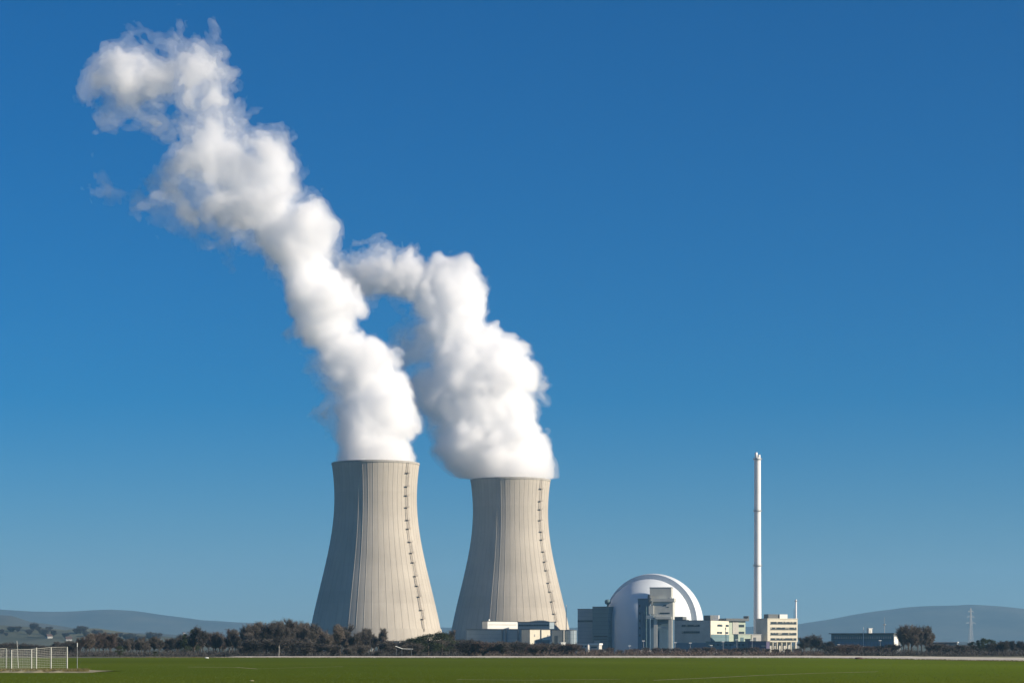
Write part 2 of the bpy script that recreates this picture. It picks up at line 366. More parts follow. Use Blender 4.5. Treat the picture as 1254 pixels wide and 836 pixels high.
# ------------------------------------------------------------------ ground, field, track, hills
def field_mat():
    m = bpy.data.materials.new('field_grass'); m.use_nodes = True
    t = m.node_tree; N = t.nodes; L = t.links; p = N['Principled BSDF']
    p.inputs['Roughness'].default_value = 0.95; p.inputs['Specular IOR Level'].default_value = 0.0
    co = N.new('ShaderNodeTexCoord')
    def noise(sc, det, st=(1, 1, 1)):
        mp = N.new('ShaderNodeMapping'); mp.inputs['Scale'].default_value = st; L.new(co.outputs['Object'], mp.inputs['Vector'])
        n = N.new('ShaderNodeTexNoise'); n.inputs['Scale'].default_value = sc; n.inputs['Detail'].default_value = det; L.new(mp.outputs[0], n.inputs['Vector']); return n
    def ramp(src, a, b, ca, cb):
        r = N.new('ShaderNodeValToRGB'); r.color_ramp.elements[0].position = a; r.color_ramp.elements[1].position = b
        r.color_ramp.elements[0].color = (*ca, 1); r.color_ramp.elements[1].color = (*cb, 1); L.new(src, r.inputs[0]); return r
    a = noise(0.012, 5, (1, 0.35, 1)); r1 = ramp(a.outputs['Fac'], 0.35, 0.66, (0.070, 0.106, 0.013), (0.104, 0.150, 0.018))
    b = noise(0.35, 6, (1, 0.5, 1)); r2 = ramp(b.outputs['Fac'], 0.40, 0.64, (0, 0, 0), (1, 1, 1))
    mx = N.new('ShaderNodeMix'); mx.data_type = 'RGBA'; mx.inputs[0].default_value = 0.3
    sc = N.new('ShaderNodeMath'); sc.operation = 'MULTIPLY'; sc.inputs[1].default_value = 0.14; L.new(r2.outputs[0], sc.inputs[0])
    L.new(sc.outputs[0], mx.inputs[0]); L.new(r1.outputs[0], mx.inputs[6]); mx.inputs[7].default_value = (0.11, 0.095, 0.02, 1)
    # sparser, browner crop in long strips
    c = noise(0.008, 4, (0.25, 1.6, 1)); r3 = ramp(c.outputs['Fac'], 0.54, 0.68, (0, 0, 0), (1, 1, 1))
    s3 = N.new('ShaderNodeMath'); s3.operation = 'MULTIPLY'; s3.inputs[1].default_value = 0.6; L.new(r3.outputs[0], s3.inputs[0])
    m2 = N.new('ShaderNodeMix'); m2.data_type = 'RGBA'; L.new(s3.outputs[0], m2.inputs[0]); L.new(mx.outputs[2], m2.inputs[6]); m2.inputs[7].default_value = (0.115, 0.11, 0.015, 1)
    # colour scaled up towards the right, with an edge waved by noise
    sep = N.new('ShaderNodeSeparateXYZ'); L.new(co.outputs['Object'], sep.inputs[0])
    wv = N.new('ShaderNodeMath'); wv.operation = 'MULTIPLY_ADD'; wv.inputs[1].default_value = 26.0; L.new(a.outputs['Fac'], wv.inputs[0]); L.new(sep.outputs[0], wv.inputs[2])
    mr = N.new('ShaderNodeMapRange'); mr.inputs[1].default_value = 18; mr.inputs[2].default_value = 75; mr.inputs[3].default_value = 1.0; mr.inputs[4].default_value = 1.38; L.new(wv.outputs[0], mr.inputs[0])
    vs = N.new('ShaderNodeVectorMath'); vs.operation = 'SCALE'; L.new(m2.outputs[2], vs.inputs[0]); L.new(mr.outputs[0], vs.inputs['Scale'])
    L.new(vs.outputs[0], p.inputs['Base Color'])
    bp = N.new('ShaderNodeBump'); bp.inputs['Strength'].default_value = 0.5; bp.inputs['Distance'].default_value = 0.15
    L.new(b.outputs['Fac'], bp.inputs['Height']); L.new(bp.outputs[0], p.inputs['Normal'])
    return m
M_FIELD = field_mat()
M_LAND = material('far_land', (0.075, 0.085, 0.04), 0.95, 0.3, 0.006, col2=(0.13, 0.11, 0.07))
M_SOIL = material('dry_soil', (0.22, 0.19, 0.11), 0.95, 0.3, 0.6, col2=(0.33, 0.30, 0.19))
M_GRAVEL = material('gravel', (0.50, 0.45, 0.35), 0.95, 0.2, 0.5, col2=(0.68, 0.62, 0.50))
M_WOOD = material('hill_wood', (0.020, 0.028, 0.024), 0.95, 0.25, 0.0035, col2=(0.085, 0.080, 0.055))
M_HILLF = material('hill_field', (0.035, 0.045, 0.028), 0.95, 0.2, 0.006, col2=(0.11, 0.115, 0.07))
M_YARD = material('yard_asphalt', (0.07, 0.068, 0.062), 0.9, 0.2, 0.2)

def sheet(name, pts, z, m, kind='structure', label=None):
    b = MB(); i = [(x, y, z) for x, y in pts]; b.v = i; b.f = [tuple(range(len(i)))]
    return tag(b.build(name, m), label, None, None, kind)
g = MB(); g.quad((-6300, -500, 0), (6300, -500, 0), (6300, 14200, 0), (-6300, 14200, 0)); tag(g.build('ground', M_LAND), kind='structure')

rnd = random.Random(5)
TR = [(-80, 804.9), (262, 804.7), (420, 804.9), (600, 805.1), (800, 805.1), (980, 805.2), (1080, 806.4), (1180, 808.2), (1254, 809.2), (1400, 811.0)]
def interp(tbl, x):
    for (a, va), (b, vb) in zip(tbl, tbl[1:]):
        if x <= b: return va + (vb-va)*max(0.0, (x-a)/(b-a))
    return tbl[-1][1]
# the green field, a slightly crowned sheet running up to the foot of the track
b = MB(); nx = 90
xs = [-700 + 2600*i/nx for i in range(nx+1)]
for i, px in enumerate(xs):
    Ye = EYE*F/(interp(TR, px) - HOR)
    for Y in (-60.0, Ye*0.98): b.v.append(((px-627)*Ye/F*(1.0 if Y > 0 else 1.0), Y, 0.004))
for i in range(nx): b.f.append((2*i, 2*i+2, 2*i+3, 2*i+1))
tag(b.build('field', M_FIELD), kind='structure')
# raised gravel track
TH = [(262, 0.0), (290, 1.6), (420, 2.1), (700, 2.4), (980, 2.8), (1080, 3.6), (1254, 4.6), (1400, 5.2)]
b = MB(); n = 130
for i in range(n+1):
    px = 262 + 1140*i/n; by = interp(TR, px); Y = EYE*F/(by - HOR); tp = max(0.3, interp(TH, px) + rnd.uniform(-.12, .12))
    Yf = Y*1.12; zf = max(0.004, EYE - (by - tp - HOR)*Yf/F); kx = (px-627)/F
    b.v += [(kx*(Y-0.3), Y-0.3, 0.006), (kx*Y*1.04, Y*1.04, zf*.36), (kx*Y*1.08, Y*1.08, zf*.7), (kx*Yf, Yf, zf), (kx*(Yf+5), Yf+5, 0.0)]
for i in range(n):
    for k in range(4): b.f.append((5*i+k, 5*i+5+k, 5*i+6+k, 5*i+1+k))
tag(b.build('track', M_GRAVEL, smooth=True), kind='structure')
# trodden verge and heap of dry soil along the pen at the left
b = MB(); n = 60
for i in range(n+1):
    px = -60 + 190*i/n; t = min(1.0, max(0.0, (130-px)/45)); Y0 = 178 + rnd.uniform(-2, 2); X = (px-627)*186/F
    hh = (0.16 + 0.10*math.sin(px*0.31) + rnd.uniform(0, .08))*t + 0.02
    b.v += [(X, Y0, 0.006), (X, Y0+4, 0.05+hh*0.5*t), (X, Y0+9, 0.05+hh*0.6), (X, Y0+16, 0.006)]
for i in range(n):
    for k in range(3): b.f.append((4*i+k, 4*i+4+k, 4*i+5+k, 4*i+1+k))
tag(b.build('path', M_SOIL, smooth=True), kind='structure')
# wheel tracks pressed into the crop
def wheel(pts, wd):
    b = MB()
    for i in range(len(pts)*12-11):
        j, f = divmod(i/12, 1); j = int(j)
        a = pts[j]; c = pts[min(j+1, len(pts)-1)]; px = a[0]+(c[0]-a[0])*f; py = a[1]+(c[1]-a[1])*f
        Y = EYE*F/(py-HOR); X = (px-627)*Y/F; b.v += [(X, Y-wd/2, 0.008), (X, Y+wd/2, 0.008)]
    for i in range(len(b.v)//2-1): b.f.append((2*i, 2*i+2, 2*i+3, 2*i+1))
    tag(b.build('wheel_track', M_SOIL), kind='structure')
wheel([(800, 832.5), (870, 829.5), (930, 826.5), (1000, 823.8), (1075, 822)], 1.1)
wheel([(230, 816.2), (290, 816.6), (315, 818.6), (350, 817.4), (420, 815.6)], 2.0)
wheel([(560, 831.5), (640, 832.4), (760, 831.2)], 0.7)
# yard of the plant
sheet('yard', [((530-627)*1500/F, 1560), ((1020-627)*1560/F, 1560), ((1120-627)*2050/F, 2050), ((520-627)*2050/F, 2050)], 0.006, M_YARD)

_vp = _perm
def hnoise(x, y, seed=0):
    P = np.array([[x, y, seed*7.7+0.5]], np.float32); return float(perlin(P)[0])
def ridge(name, Y, prof, depth, m, seed, rough=3.0, n=220, x0=-260, x1=1520):
    """a hill range whose crest follows a list of (photo x, photo y), a real landform with a front and a back slope"""
    b = MB(); rows = [(-1.0, 0.0), (-0.75, 0.12), (-0.5, 0.36), (-0.3, 0.62), (-0.15, 0.86), (0, 1.0), (0.3, 0.9), (0.7, 0.5), (1.0, 0.0)]
    P = []
    for i in range(n+1):
        px = x0 + (x1-x0)*i/n
        h = EYE + (HOR - interp(prof, px))*Y/F; X = (px-627)*Y/F
        for k, (d, q) in enumerate(rows): P.append((X, d, q, h, i))
    A = np.array([[X/ (depth*0.9), d*2.2, seed] for X, d, q, h, i in P], np.float32); N1 = perlin(A)
    A2 = np.array([[X/ (depth*0.12), d*9, seed+3] for X, d, q, h, i in P], np.float32); N2 = perlin(A2)
    for j, (X, d, q, h, i) in enumerate(P):
        zz = max(0.0, h*q + (N1[j]*rough*3*(1-q)*q*4 + N2[j]*rough*0.35*q if q > 0 else 0))
        b.v.append((X, Y + d*depth, zz - (0.5 if q == 0 else 0)))
    R9 = len(rows)
    for i in range(n):
        for k in range(R9-1): b.f.append((i*R9+k, (i+1)*R9+k, (i+1)*R9+k+1, i*R9+k+1))
    return tag(b.build(name, m, smooth=True), kind='structure')
FAR = [(-260, 748), (0, 745.3), (40, 748.5), (85, 748), (135, 745.8), (165, 747.5), (205, 753), (250, 759), (320, 763), (420, 766), (560, 768), (900, 768), (975, 764), (1010, 759), (1045, 752.5), (1075, 747.5), (1110, 743), (1150, 741), (1190, 740), (1225, 742), (1254, 745), (1520, 742)]
ridge('hills', 11200, FAR, 1400, M_WOOD, 1.3, 8.0)
HB = ridge('hills', 6400, [(-260, 747), (-60, 750), (0, 752.6), (15, 753.8), (34, 760.5), (60, 764), (100, 770), (160, 774), (240, 778), (400, 784), (1520, 786)], 700, M_WOOD, 5.1, 4.0)
HC = ridge('hills', 3300, [(-260, 762), (0, 764.5), (30, 767), (55, 768.5), (80, 771.5), (95, 768.5), (118, 768.3), (160, 775.3), (230, 781), (330, 787), (1520, 792)], 650, M_HILLF, 8.4, 2.5)

from mathutils.bvhtree import BVHTree
def _bvh(o): return BVHTree.FromPolygons([v.co for v in o.data.vertices], [p.vertices for p in o.data.polygons])
SLOPES = [(_bvh(HC), 2660, 3300), (_bvh(HB), 5720, 6400)]
def on_slope(px, py, which=0):
    """where the line of sight through a photo pixel meets the rising land"""
    t, y0, y1 = SLOPES[which]; best = None
    for i in range(160):
        Y = y0 + (y1-y0)*i/159; hit = t.ray_cast(Vector(((px-627)*Y/F, Y, 900)), Vector((0, 0, -1)))[0]
        if hit is None: continue
        best = hit
        if HOR - (hit.z - EYE)*F/Y <= py: break
    return best
# ------------------------------------------------------------------ trees and scrub
M_BARK = material('bark', (0.075, 0.062, 0.05), 0.95, 0.25, 1.5)
M_PALEBARK = material('pale_bark', (0.20, 0.185, 0.165), 0.9, 0.3, 1.5)
M_TWIG = material('twigs_grey_brown', (0.100, 0.088, 0.075), 0.95, 0.3, 0.8)
M_TWIGD = material('twigs_dark', (0.058, 0.054, 0.050), 0.95, 0.3, 0.8)
M_TWIGR = material('twigs_reddish', (0.105, 0.080, 0.068), 0.95, 0.3, 0.8)
M_TWIGP = material('twigs_pale_brown', (0.150, 0.124, 0.098), 0.95, 0.25, 0.8)
M_LEAFD = material('needles_dark', (0.035, 0.050, 0.022), 0.9, 0.4, 0.7)
M_LEAFG = material('evergreen_leaves', (0.050, 0.065, 0.030), 0.9, 0.4, 0.7)

def twig(m, p, d, L, wd, r):
    """a thin triangular twig"""
    d = d.normalized(); s = d.orthogonal().normalized(); s = (Matrix.Rotation(r.uniform(0, 2*PI), 3, d) @ s)*wd
    m.tri(p - s, p + s, p + d*L)

def bare_tree_mesh(seed, spread=0.42, stems=1, tw=26, droop=0.0, thick=1.0):
    """unit-height leafless tree: (trunk and limbs, crown of branches and twigs)"""
    r = random.Random(seed); T = MB(); K = MB()
    def grow(p, d, L, rad, lev):
        seg = 3; q = p
        for i in range(seg):
            d2 = (d + Vector((r.uniform(-1, 1), r.uniform(-1, 1), r.uniform(-.3, .6)))*0.16).normalized()
            q2 = q + d2*(L/seg); r1 = rad*(1-0.28*(i+1)/seg)
            (T if lev < 2 else K).tube(q, q2, rad*(1-0.28*i/seg), r1, 5 if lev == 0 else 3, cap=False)
            if lev < 4 and (lev > 0 or i > 0):
                for _ in range(2):
                    a = r.uniform(0, 2*PI); o = Vector((math.cos(a), math.sin(a), r.uniform(0.1, 0.9))).normalized()
                    if lev < 3: grow(q2, (d2*0.7 + o*0.8).normalized(), L*r.uniform(.45, .62), r1*0.5, lev+1)
            if lev >= 2:
                for _ in range(tw//(5-lev)//4+1):
                    o = Vector((r.gauss(0, 1), r.gauss(0, 1), r.gauss(0.25, .8)-droop)).normalized()
                    pp = q + (q2-q)*r.random(); L2 = r.uniform(.035, .085)
                    twig(K, pp, d2*0.6+o, L2, 0.0027*thick, r)
                    e = pp + (d2*0.6+o).normalized()*L2*0.5
                    twig(K, e, o+Vector((r.gauss(0, .6), r.gauss(0, .6), r.gauss(0, .6))), L2*0.8, 0.0020*thick, r)
            d, q = d2, q2
        if lev < 3:
            for _ in range(3):
                a = r.uniform(0, 2*PI); o = Vector((math.cos(a), math.sin(a), r.uniform(0.3, 1.2))).normalized()
                grow(q, (d*0.8 + o*spread*1.6).normalized(), L*r.uniform(.6, .8), rad*0.55, lev+1)
    for s in range(stems):
        a = r.uniform(0, 2*PI); off = Vector((math.cos(a), math.sin(a), 0))*(0.10 if stems > 1 else 0)
        grow(Vector((0, 0, 0)), (Vector((0, 0, 1)) + off*3).normalized(), 0.30/(1 if stems == 1 else 1.5), 0.022/(1 if stems == 1 else 2.2)*thick, 0 if stems == 1 else 1)
    zm = sorted(v[2] for v in K.v)[int(len(K.v)*0.975)]
    for M in (T, K): M.v = [(x/zm, y/zm, z/zm) for x, y, z in M.v]
    return T, K

def leafy_mesh(seed, shape='round', n=5200):
    r = random.Random(seed); T = MB(); K = MB()
    T.tube((0, 0, 0), (0.01, 0, 0.5), 0.028, 0.018, 6); T.tube((0.01, 0, 0.5), (0, 0.01, 0.93), 0.018, 0.004, 5)
    cl = []
    for _ in range(26):
        if shape == 'cone':
            z = r.uniform(0.1, 0.97); rr = 0.24*(1.03-z)*r.uniform(.6, 1.1); a = r.uniform(0, 2*PI); cl.append((Vector((rr*math.cos(a), rr*math.sin(a), z)), 0.045+0.08*(1-z)))
        else:
            a = r.uniform(0, 2*PI); e = r.uniform(-.7, 1.3); rr = 0.30*math.cos(e)*r.uniform(.5, 1); cl.append((Vector((rr*math.cos(a), rr*math.sin(a), 0.52+0.40*math.sin(e))), r.uniform(.07, .15)))
    for c, s in cl:
        T.tube((0, 0, max(0.1, c.z-0.2)), c, 0.008, 0.003, 3, cap=False)
        for _ in range(n//26):
            p = c + Vector((r.gauss(0, .5), r.gauss(0, .5), r.gauss(0, .4)))*s
            o = Vector((r.gauss(0, 1), r.gauss(0, 1), r.gauss(0, 1))).normalized(); q = o.orthogonal().normalized()*r.uniform(.007, .014)
            K.tri(p-q, p+q, p+o*r.uniform(.016, .03))
    return T, K

def mesh_of(mb, name, m):
    me = bpy.data.meshes.new(name); me.from_pydata(mb.v, [], mb.f); me.update(); me.materials.append(m); return me
PROTO = {}
for i in range(5): PROTO['bare', i] = bare_tree_mesh(40+i, 0.36+0.05*i)
for i in range(3): PROTO['thicket', i] = bare_tree_mesh(70+i, 0.5, stems=4, tw=30)
for i in range(2): PROTO['round', i] = leafy_mesh(90+i, 'round')
for i in range(2): PROTO['cone', i] = leafy_mesh(95+i, 'cone')
_cache = {}
rt_ = random.Random(17)
def tree(px, ytop, Y, kind, tm, label, group, cat='tree', name='bare_tree', barkm=None, wide=1.0, var=None, ybase=None):
    cnt = {'bare': 5, 'thicket': 3, 'round': 2, 'cone': 2}[kind]
    v = rt_.randrange(cnt) if var is None else var
    key = (kind, v, tm.name, (barkm or M_BARK).name)
    if key not in _cache:
        T, K = PROTO[kind, v]; _cache[key] = (mesh_of(T, 'trunk', barkm or M_BARK), mesh_of(K, 'crown', tm))
    h = EYE + (HOR - ytop)*Y/F
    root = empty(name, ((px-627)*Y/F, Y, 0), rt_.uniform(0, 2*PI), label, cat, group)
    root.scale = (h*wide*rt_.uniform(.9, 1.12), h*wide*rt_.uniform(.9, 1.12), h)
    for nm, me in zip(('trunk', 'crown'), _cache[key]):
        o = bpy.data.objects.new(nm, me); C.objects.link(o); o.parent = root
    return root

# skyline of the belt: (photo x, top row)
SKY = [(-20, 783), (20, 785), (60, 786), (92, 782), (110, 778), (130, 777), (150, 777), (185, 779), (205, 782), (222, 777), (240, 768), (262, 771), (290, 776), (308, 767), (330, 763), (355, 764), (375, 766), (400, 772), (430, 772), (455, 774), (480, 783), (500, 783), (520, 779), (545, 773), (560, 780)]
def belt(x0, x1, step, Y0, Y1, mats, label, group, kinds=('bare',), drop=(0, 9), wide=1.1, cat='tree', name='bare_tree', sky=SKY):
    x = x0
    while x < x1:
        Y = rt_.uniform(Y0, Y1)
        tree(x + rt_.uniform(-2, 2), interp(sky, x) + rt_.uniform(*drop), Y, rt_.choice(kinds), rt_.choice(mats), label, group, cat, name, wide=wide*rt_.uniform(.85, 1.25))
        x += step*rt_.uniform(.7, 1.3)
BT, TK = ('bare',), ('thicket',)
belt(-15, 98, 9, 900, 1100, (M_TWIGD, M_TWIG), 'bare tree in the dark row behind the white mesh pen', 'bare trees behind the mesh pen', wide=1.5)
belt(-15, 98, 12, 820, 900, (M_TWIGD,), 'low leafless thicket in the dark row behind the white mesh pen', 'thickets behind the mesh pen', TK, (3, 9), 1.6, 'shrub', 'bare_shrub')
belt(99, 138, 5.0, 760, 850, (M_TWIGP, M_TWIGR), 'pale brown bare tree in the brownish clump right of the mesh pen', 'pale brown trees right of the pen', drop=(-2, 7), wide=.9)
belt(138, 232, 5.0, 780, 920, (M_TWIGD, M_TWIG), 'dark bare tree in the belt between the brownish clump and the taller trees', 'dark bare trees in the left belt', wide=.9)
belt(232, 302, 4.6, 760, 900, (M_TWIG, M_TWIGD, M_TWIGR), 'bare tree in the middle stretch of the belt, left of the tallest trees', 'bare trees left of the tallest stretch', drop=(-3, 10), wide=.85)
belt(303, 386, 3.6, 740, 900, (M_TWIG, M_TWIGP, M_TWIG, M_TWIGD), 'tall grey-brown bare tree in the tallest stretch, left of the nearer cooling tower', 'tallest bare trees left of the tower', drop=(-5, 12), wide=.78)
belt(384, 478, 4.0, 740, 880, (M_TWIG, M_TWIG, M_TWIGP), 'grey-brown bare tree in front of the shaded side of the nearer cooling tower', 'bare trees before the nearer tower', drop=(-5, 11), wide=.82)
LOW = [(470, 784), (500, 783), (560, 784), (600, 787), (700, 789), (760, 793), (1000, 792), (1020, 790), (1100, 790), (1254, 787)]
belt(300, 480, 17, 700, 740, (M_TWIG, M_TWIGD), 'leafless thicket along the foot of the tree belt left of the cooling towers', 'thickets at the foot of the belt', TK, (16, 22), 1.7, 'shrub', 'bare_shrub')
belt(476, 560, 6, 700, 800, (M_TWIG, M_TWIGD), 'leafless thicket at the foot of the nearer cooling tower', 'thickets at the tower foot', TK, (0, 6), 1.5, 'shrub', 'bare_shrub', sky=LOW)
belt(560, 700, 6.5, 720, 840, (M_TWIGR, M_TWIGD, M_TWIG), 'reddish brown leafless shrub before the long grey hall', 'shrubs before the long hall', TK, (-1, 4), 1.6, 'shrub', 'bare_shrub', sky=LOW)
belt(700, 982, 11, 900, 1200, (M_TWIGR, M_TWIGD), 'low leafless shrub before the dome and the offices', 'shrubs before the dome and offices', TK, (-1, 3), 1.8, 'shrub', 'bare_shrub', sky=[(700, 793), (1254, 794)])
belt(984, 1022, 6, 1000, 1200, (M_TWIG, M_TWIGD), 'bare tree between the windowed office block and the low teal hall', 'bare trees right of the office block', drop=(0, 6), sky=[(984, 779), (1000, 777), (1022, 786)])
belt(1022, 1096, 8, 800, 950, (M_TWIGR, M_TWIGD), 'leafless shrub in front of the low teal hall', 'shrubs before the teal hall', TK, (-1, 4), 1.7, 'shrub', 'bare_shrub', sky=LOW)
belt(1106, 1143, 5.5, 900, 1050, (M_TWIG, M_TWIGP), 'grey bare tree in the clump right of the low teal hall', 'bare trees right of the teal hall', drop=(0, 5), wide=.8, sky=[(1090, 770), (1100, 767), (1130, 768), (1143, 776)])
belt(1143, 1190, 6.5, 880, 1000, (M_TWIGR, M_TWIG), 'low reddish shrub before the long shed near the pylon', 'shrubs before the far shed', TK, (0, 3), 1.5, 'shrub', 'bare_shrub', sky=[(1140, 786), (1170, 790), (1190, 788)])
belt(1190, 1214, 5.0, 900, 1000, (M_LEAFD,), 'dark evergreen tree in the clump right of the pylon', 'dark evergreens right of the pylon', ('cone', 'round'), (0, 3), 1.1, 'tree', 'evergreen_tree', sky=[(1190, 783), (1205, 780), (1214, 780)])
belt(1214, 1262, 6.5, 860, 1000, (M_TWIGD, M_TWIG), 'bare tree at the far end of the row, right of the evergreens', 'bare trees right of the evergreens', ('bare', 'thicket'), (0, 4), 1.3, sky=[(1214, 785), (1262, 786)])
# single trees one can tell apart
tree(341, 767, 690, 'bare', M_TWIGD, 'forked bare tree with pale trunk in front of the belt, left of the towers', None, barkm=M_PALEBARK, wide=0.95, var=2)
tree(147, 790, 640, 'round', M_LEAFD, 'small dark bush with a forked stem standing alone at the field edge', None, 'bush', 'dark_bush', wide=1.2, var=0)
tree(190, 797, 640, 'round', M_LEAFD, 'tiny dark bush at the field edge, right of the forked bush', None, 'bush', 'dark_bush', wide=1.5, var=1)
for px, yt, w_, lb in ((508, 780, 2.0, 'rounded dark green evergreen, leftmost of three before the nearer tower'), (524, 775, 1.8, 'rounded dark green evergreen, middle of three before the nearer tower'), (541, 773, 1.6, 'tallest dark evergreen of three, below the right edge of the nearer tower')):
    tree(px, yt, 712, 'round', M_LEAFG, lb, None, 'tree', 'evergreen_tree', wide=w_)
tree(551, 774, 800, 'bare', M_TWIGP, 'slim pale bare tree right of the three evergreens, between both towers', None, wide=.8)
for px, yt, lb in ((226, 775, 'dark conifer in the belt, left of the double-peaked clump'), (236, 770, 'taller dark conifer rising above the bare belt')):
    tree(px, yt, 830, 'cone', M_LEAFD, lb, None, 'tree', 'conifer_tree', wide=1.2)
# trees out on the rising land at the left
HEDGE = [(0, 772), (30, 774), (45, 772), (60, 774), (95, 776), (120, 776.5), (160, 782), (230, 787)]
px = -4.0
while px < 228:
    p = on_slope(px, interp(HEDGE, px) + rt_.choice((0, 0, 0, 4, 6)))
    t = tree(px, 760, p.y, 'thicket', M_TWIGD, 'dark distant tree in the hedges on the rising land beyond the belt', 'distant trees on the rising land', 'tree', 'distant_tree')
    t.location = (p.x, p.y, p.z - 0.5); h = rt_.choice((5, 7, 8, 11)); t.scale = (h*1.5, h*1.5, h)
    px += rt_.choice((3.5, 4.5, 6, 6, 14))

def scrub(name, label, x0, x1, Y0, Y1, hpx, n, mats, seed, cl=90):
    """tangle of low brush nobody could count"""
    r = random.Random(seed); out = []
    m = MB()
    for c in range(cl):
        px = r.uniform(x0, x1); Y = r.uniform(Y0, Y1); X = (px-627)*Y/F; h = hpx*Y/F*r.uniform(.5, 1.1); rad = h*r.uniform(.7, 1.6)
        for _ in range(n//cl):
            z = h*abs(r.gauss(0, .5)); p = Vector((X+r.gauss(0, rad), Y+r.gauss(0, rad), min(z, h*1.2)))
            twig(m, p, Vector((r.gauss(0, .7), r.gauss(0, .7), r.uniform(.2, 1))), r.uniform(.5, 1.6), 0.06, r)
    return tag(m.build(name, mats), label, 'undergrowth', None, 'stuff')
scrub('undergrowth', 'tangle of dark brush along the foot of the tree belt', -20, 560, 690, 900, 6, 46000, M_TWIGD, 3, 420)
scrub('undergrowth', 'low reddish brush in front of the halls and the dome', 556, 1010, 730, 1000, 6, 30000, M_TWIGR, 4, 300)
scrub('undergrowth', 'low brush along the far edge of the field at the right', 1000, 1270, 760, 980, 7, 22000, M_TWIGD, 5, 200)
# ragged dry grass along the verge below the track
def tufts(name, label, gen, n, m, seed):
    r = random.Random(seed); b = MB()
    for _ in range(n):
        X, Y, z, h = gen(r)
        for _ in range(3):
            a = r.uniform(0, 2*PI); w_ = h*0.10; lean = Vector((r.gauss(0, .35), r.gauss(0, .35), 1))*h
            s = Vector((math.cos(a)*w_, math.sin(a)*w_, 0)); p = Vector((X+r.gauss(0, h*.4), Y+r.gauss(0, h*.4), z)); b.tri(p-s, p+s, p+lean)
    return tag(b.build(name, m), label, 'grass', None, 'stuff')
M_DRY = material('dry_grass', (0.16, 0.13, 0.055), 0.95, 0.3, 0.5, col2=(0.10, 0.10, 0.03))
M_BLADE = material('young_crop', (0.070, 0.115, 0.016), 0.9, 0.3, 0.08, col2=(0.10, 0.14, 0.025))
def g_verge(r):
    px = r.uniform(150, 1290); Y = EYE*F/(interp(TR, px)-HOR) - r.uniform(0.3, 9); return (px-627)*Y/F, Y, 0, r.uniform(.12, .30)
tufts('verge_grass', 'dry grass along the edge of the field below the gravel track', g_verge, 9000, M_DRY, 8)
def g_crop(r):
    Y = 112 + 190*r.random()**1.4; px = r.uniform(-20, 1275); return (px-627)*Y/F, Y, 0, r.uniform(.03, .08)
tufts('crop_blades', 'short green blades of the young crop across the near field', g_crop, 26000, M_BLADE, 9)
def g_pen(r):
    px = r.uniform(-20, 108); Y = 183 + r.uniform(-3, 9); return (px-627)*Y/F, Y, 0.08, r.uniform(.08, .26)
tufts('weeds', 'dry weeds around the foot of the white mesh pen', g_pen, 2600, M_DRY, 10)
# ------------------------------------------------------------------ the plant buildings
def paint(name, col, **k): return material(name, col, k.pop('rough', 0.7), k.pop('var', 0.08), k.pop('scale', 0.12), **k)
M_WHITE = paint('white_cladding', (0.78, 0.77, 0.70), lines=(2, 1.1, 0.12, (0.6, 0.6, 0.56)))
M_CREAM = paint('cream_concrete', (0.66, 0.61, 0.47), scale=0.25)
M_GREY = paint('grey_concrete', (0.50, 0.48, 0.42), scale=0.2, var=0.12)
M_GREYL = paint('light_grey_concrete', (0.50, 0.50, 0.44), scale=0.2, var=0.1)
M_DGREY = paint('dark_grey_panel', (0.13, 0.14, 0.14))
M_TEAL = paint('teal_cladding', (0.115, 0.185, 0.20), lines=(2, 3.2, 0.06, (0.05, 0.08, 0.09)))
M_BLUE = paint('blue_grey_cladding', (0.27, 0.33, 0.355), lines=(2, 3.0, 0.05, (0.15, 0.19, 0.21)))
M_DBLUE = paint('dark_blue_cladding', (0.12, 0.20, 0.27))
M_PURP = paint('dark_purple_cladding', (0.085, 0.07, 0.12))
M_GREEN = paint('pale_green_panel', (0.45, 0.52, 0.40))
M_DOME = paint('dome_white', (0.62, 0.66, 0.68), scale=0.04, var=0.04)
M_STACK = paint('stack_white', (0.80, 0.79, 0.76), scale=0.05, var=0.05)
M_GLASS = material('window_glass', (0.03, 0.045, 0.055), 0.3, 0.3, 0.5, spec=0.3)
M_BLIND = material('window_blind', (0.34, 0.32, 0.25), 0.8, 0.2, 0.8)
M_FRAME = paint('window_frame', (0.35, 0.34, 0.29))
M_WMETAL = material('galvanised_white', (0.72, 0.73, 0.68), 0.5, 0.08, 3.0)
M_FENCE = material('fence_galvanised', (0.50, 0.51, 0.45), 0.6, 0.12, 3.0)
M_PYLON = material('pylon_steel', (0.40, 0.41, 0.41), 0.6, 0.1, 1.0)
M_STEEL = material('steel', (0.34, 0.35, 0.35), 0.5, 0.15, 1.0, metal=0.2)
M_TYRE = material('tyre', (0.02, 0.02, 0.02), 0.9)
M_ROOF = material('roof_felt', (0.12, 0.12, 0.115), 0.95, 0.2, 0.2)

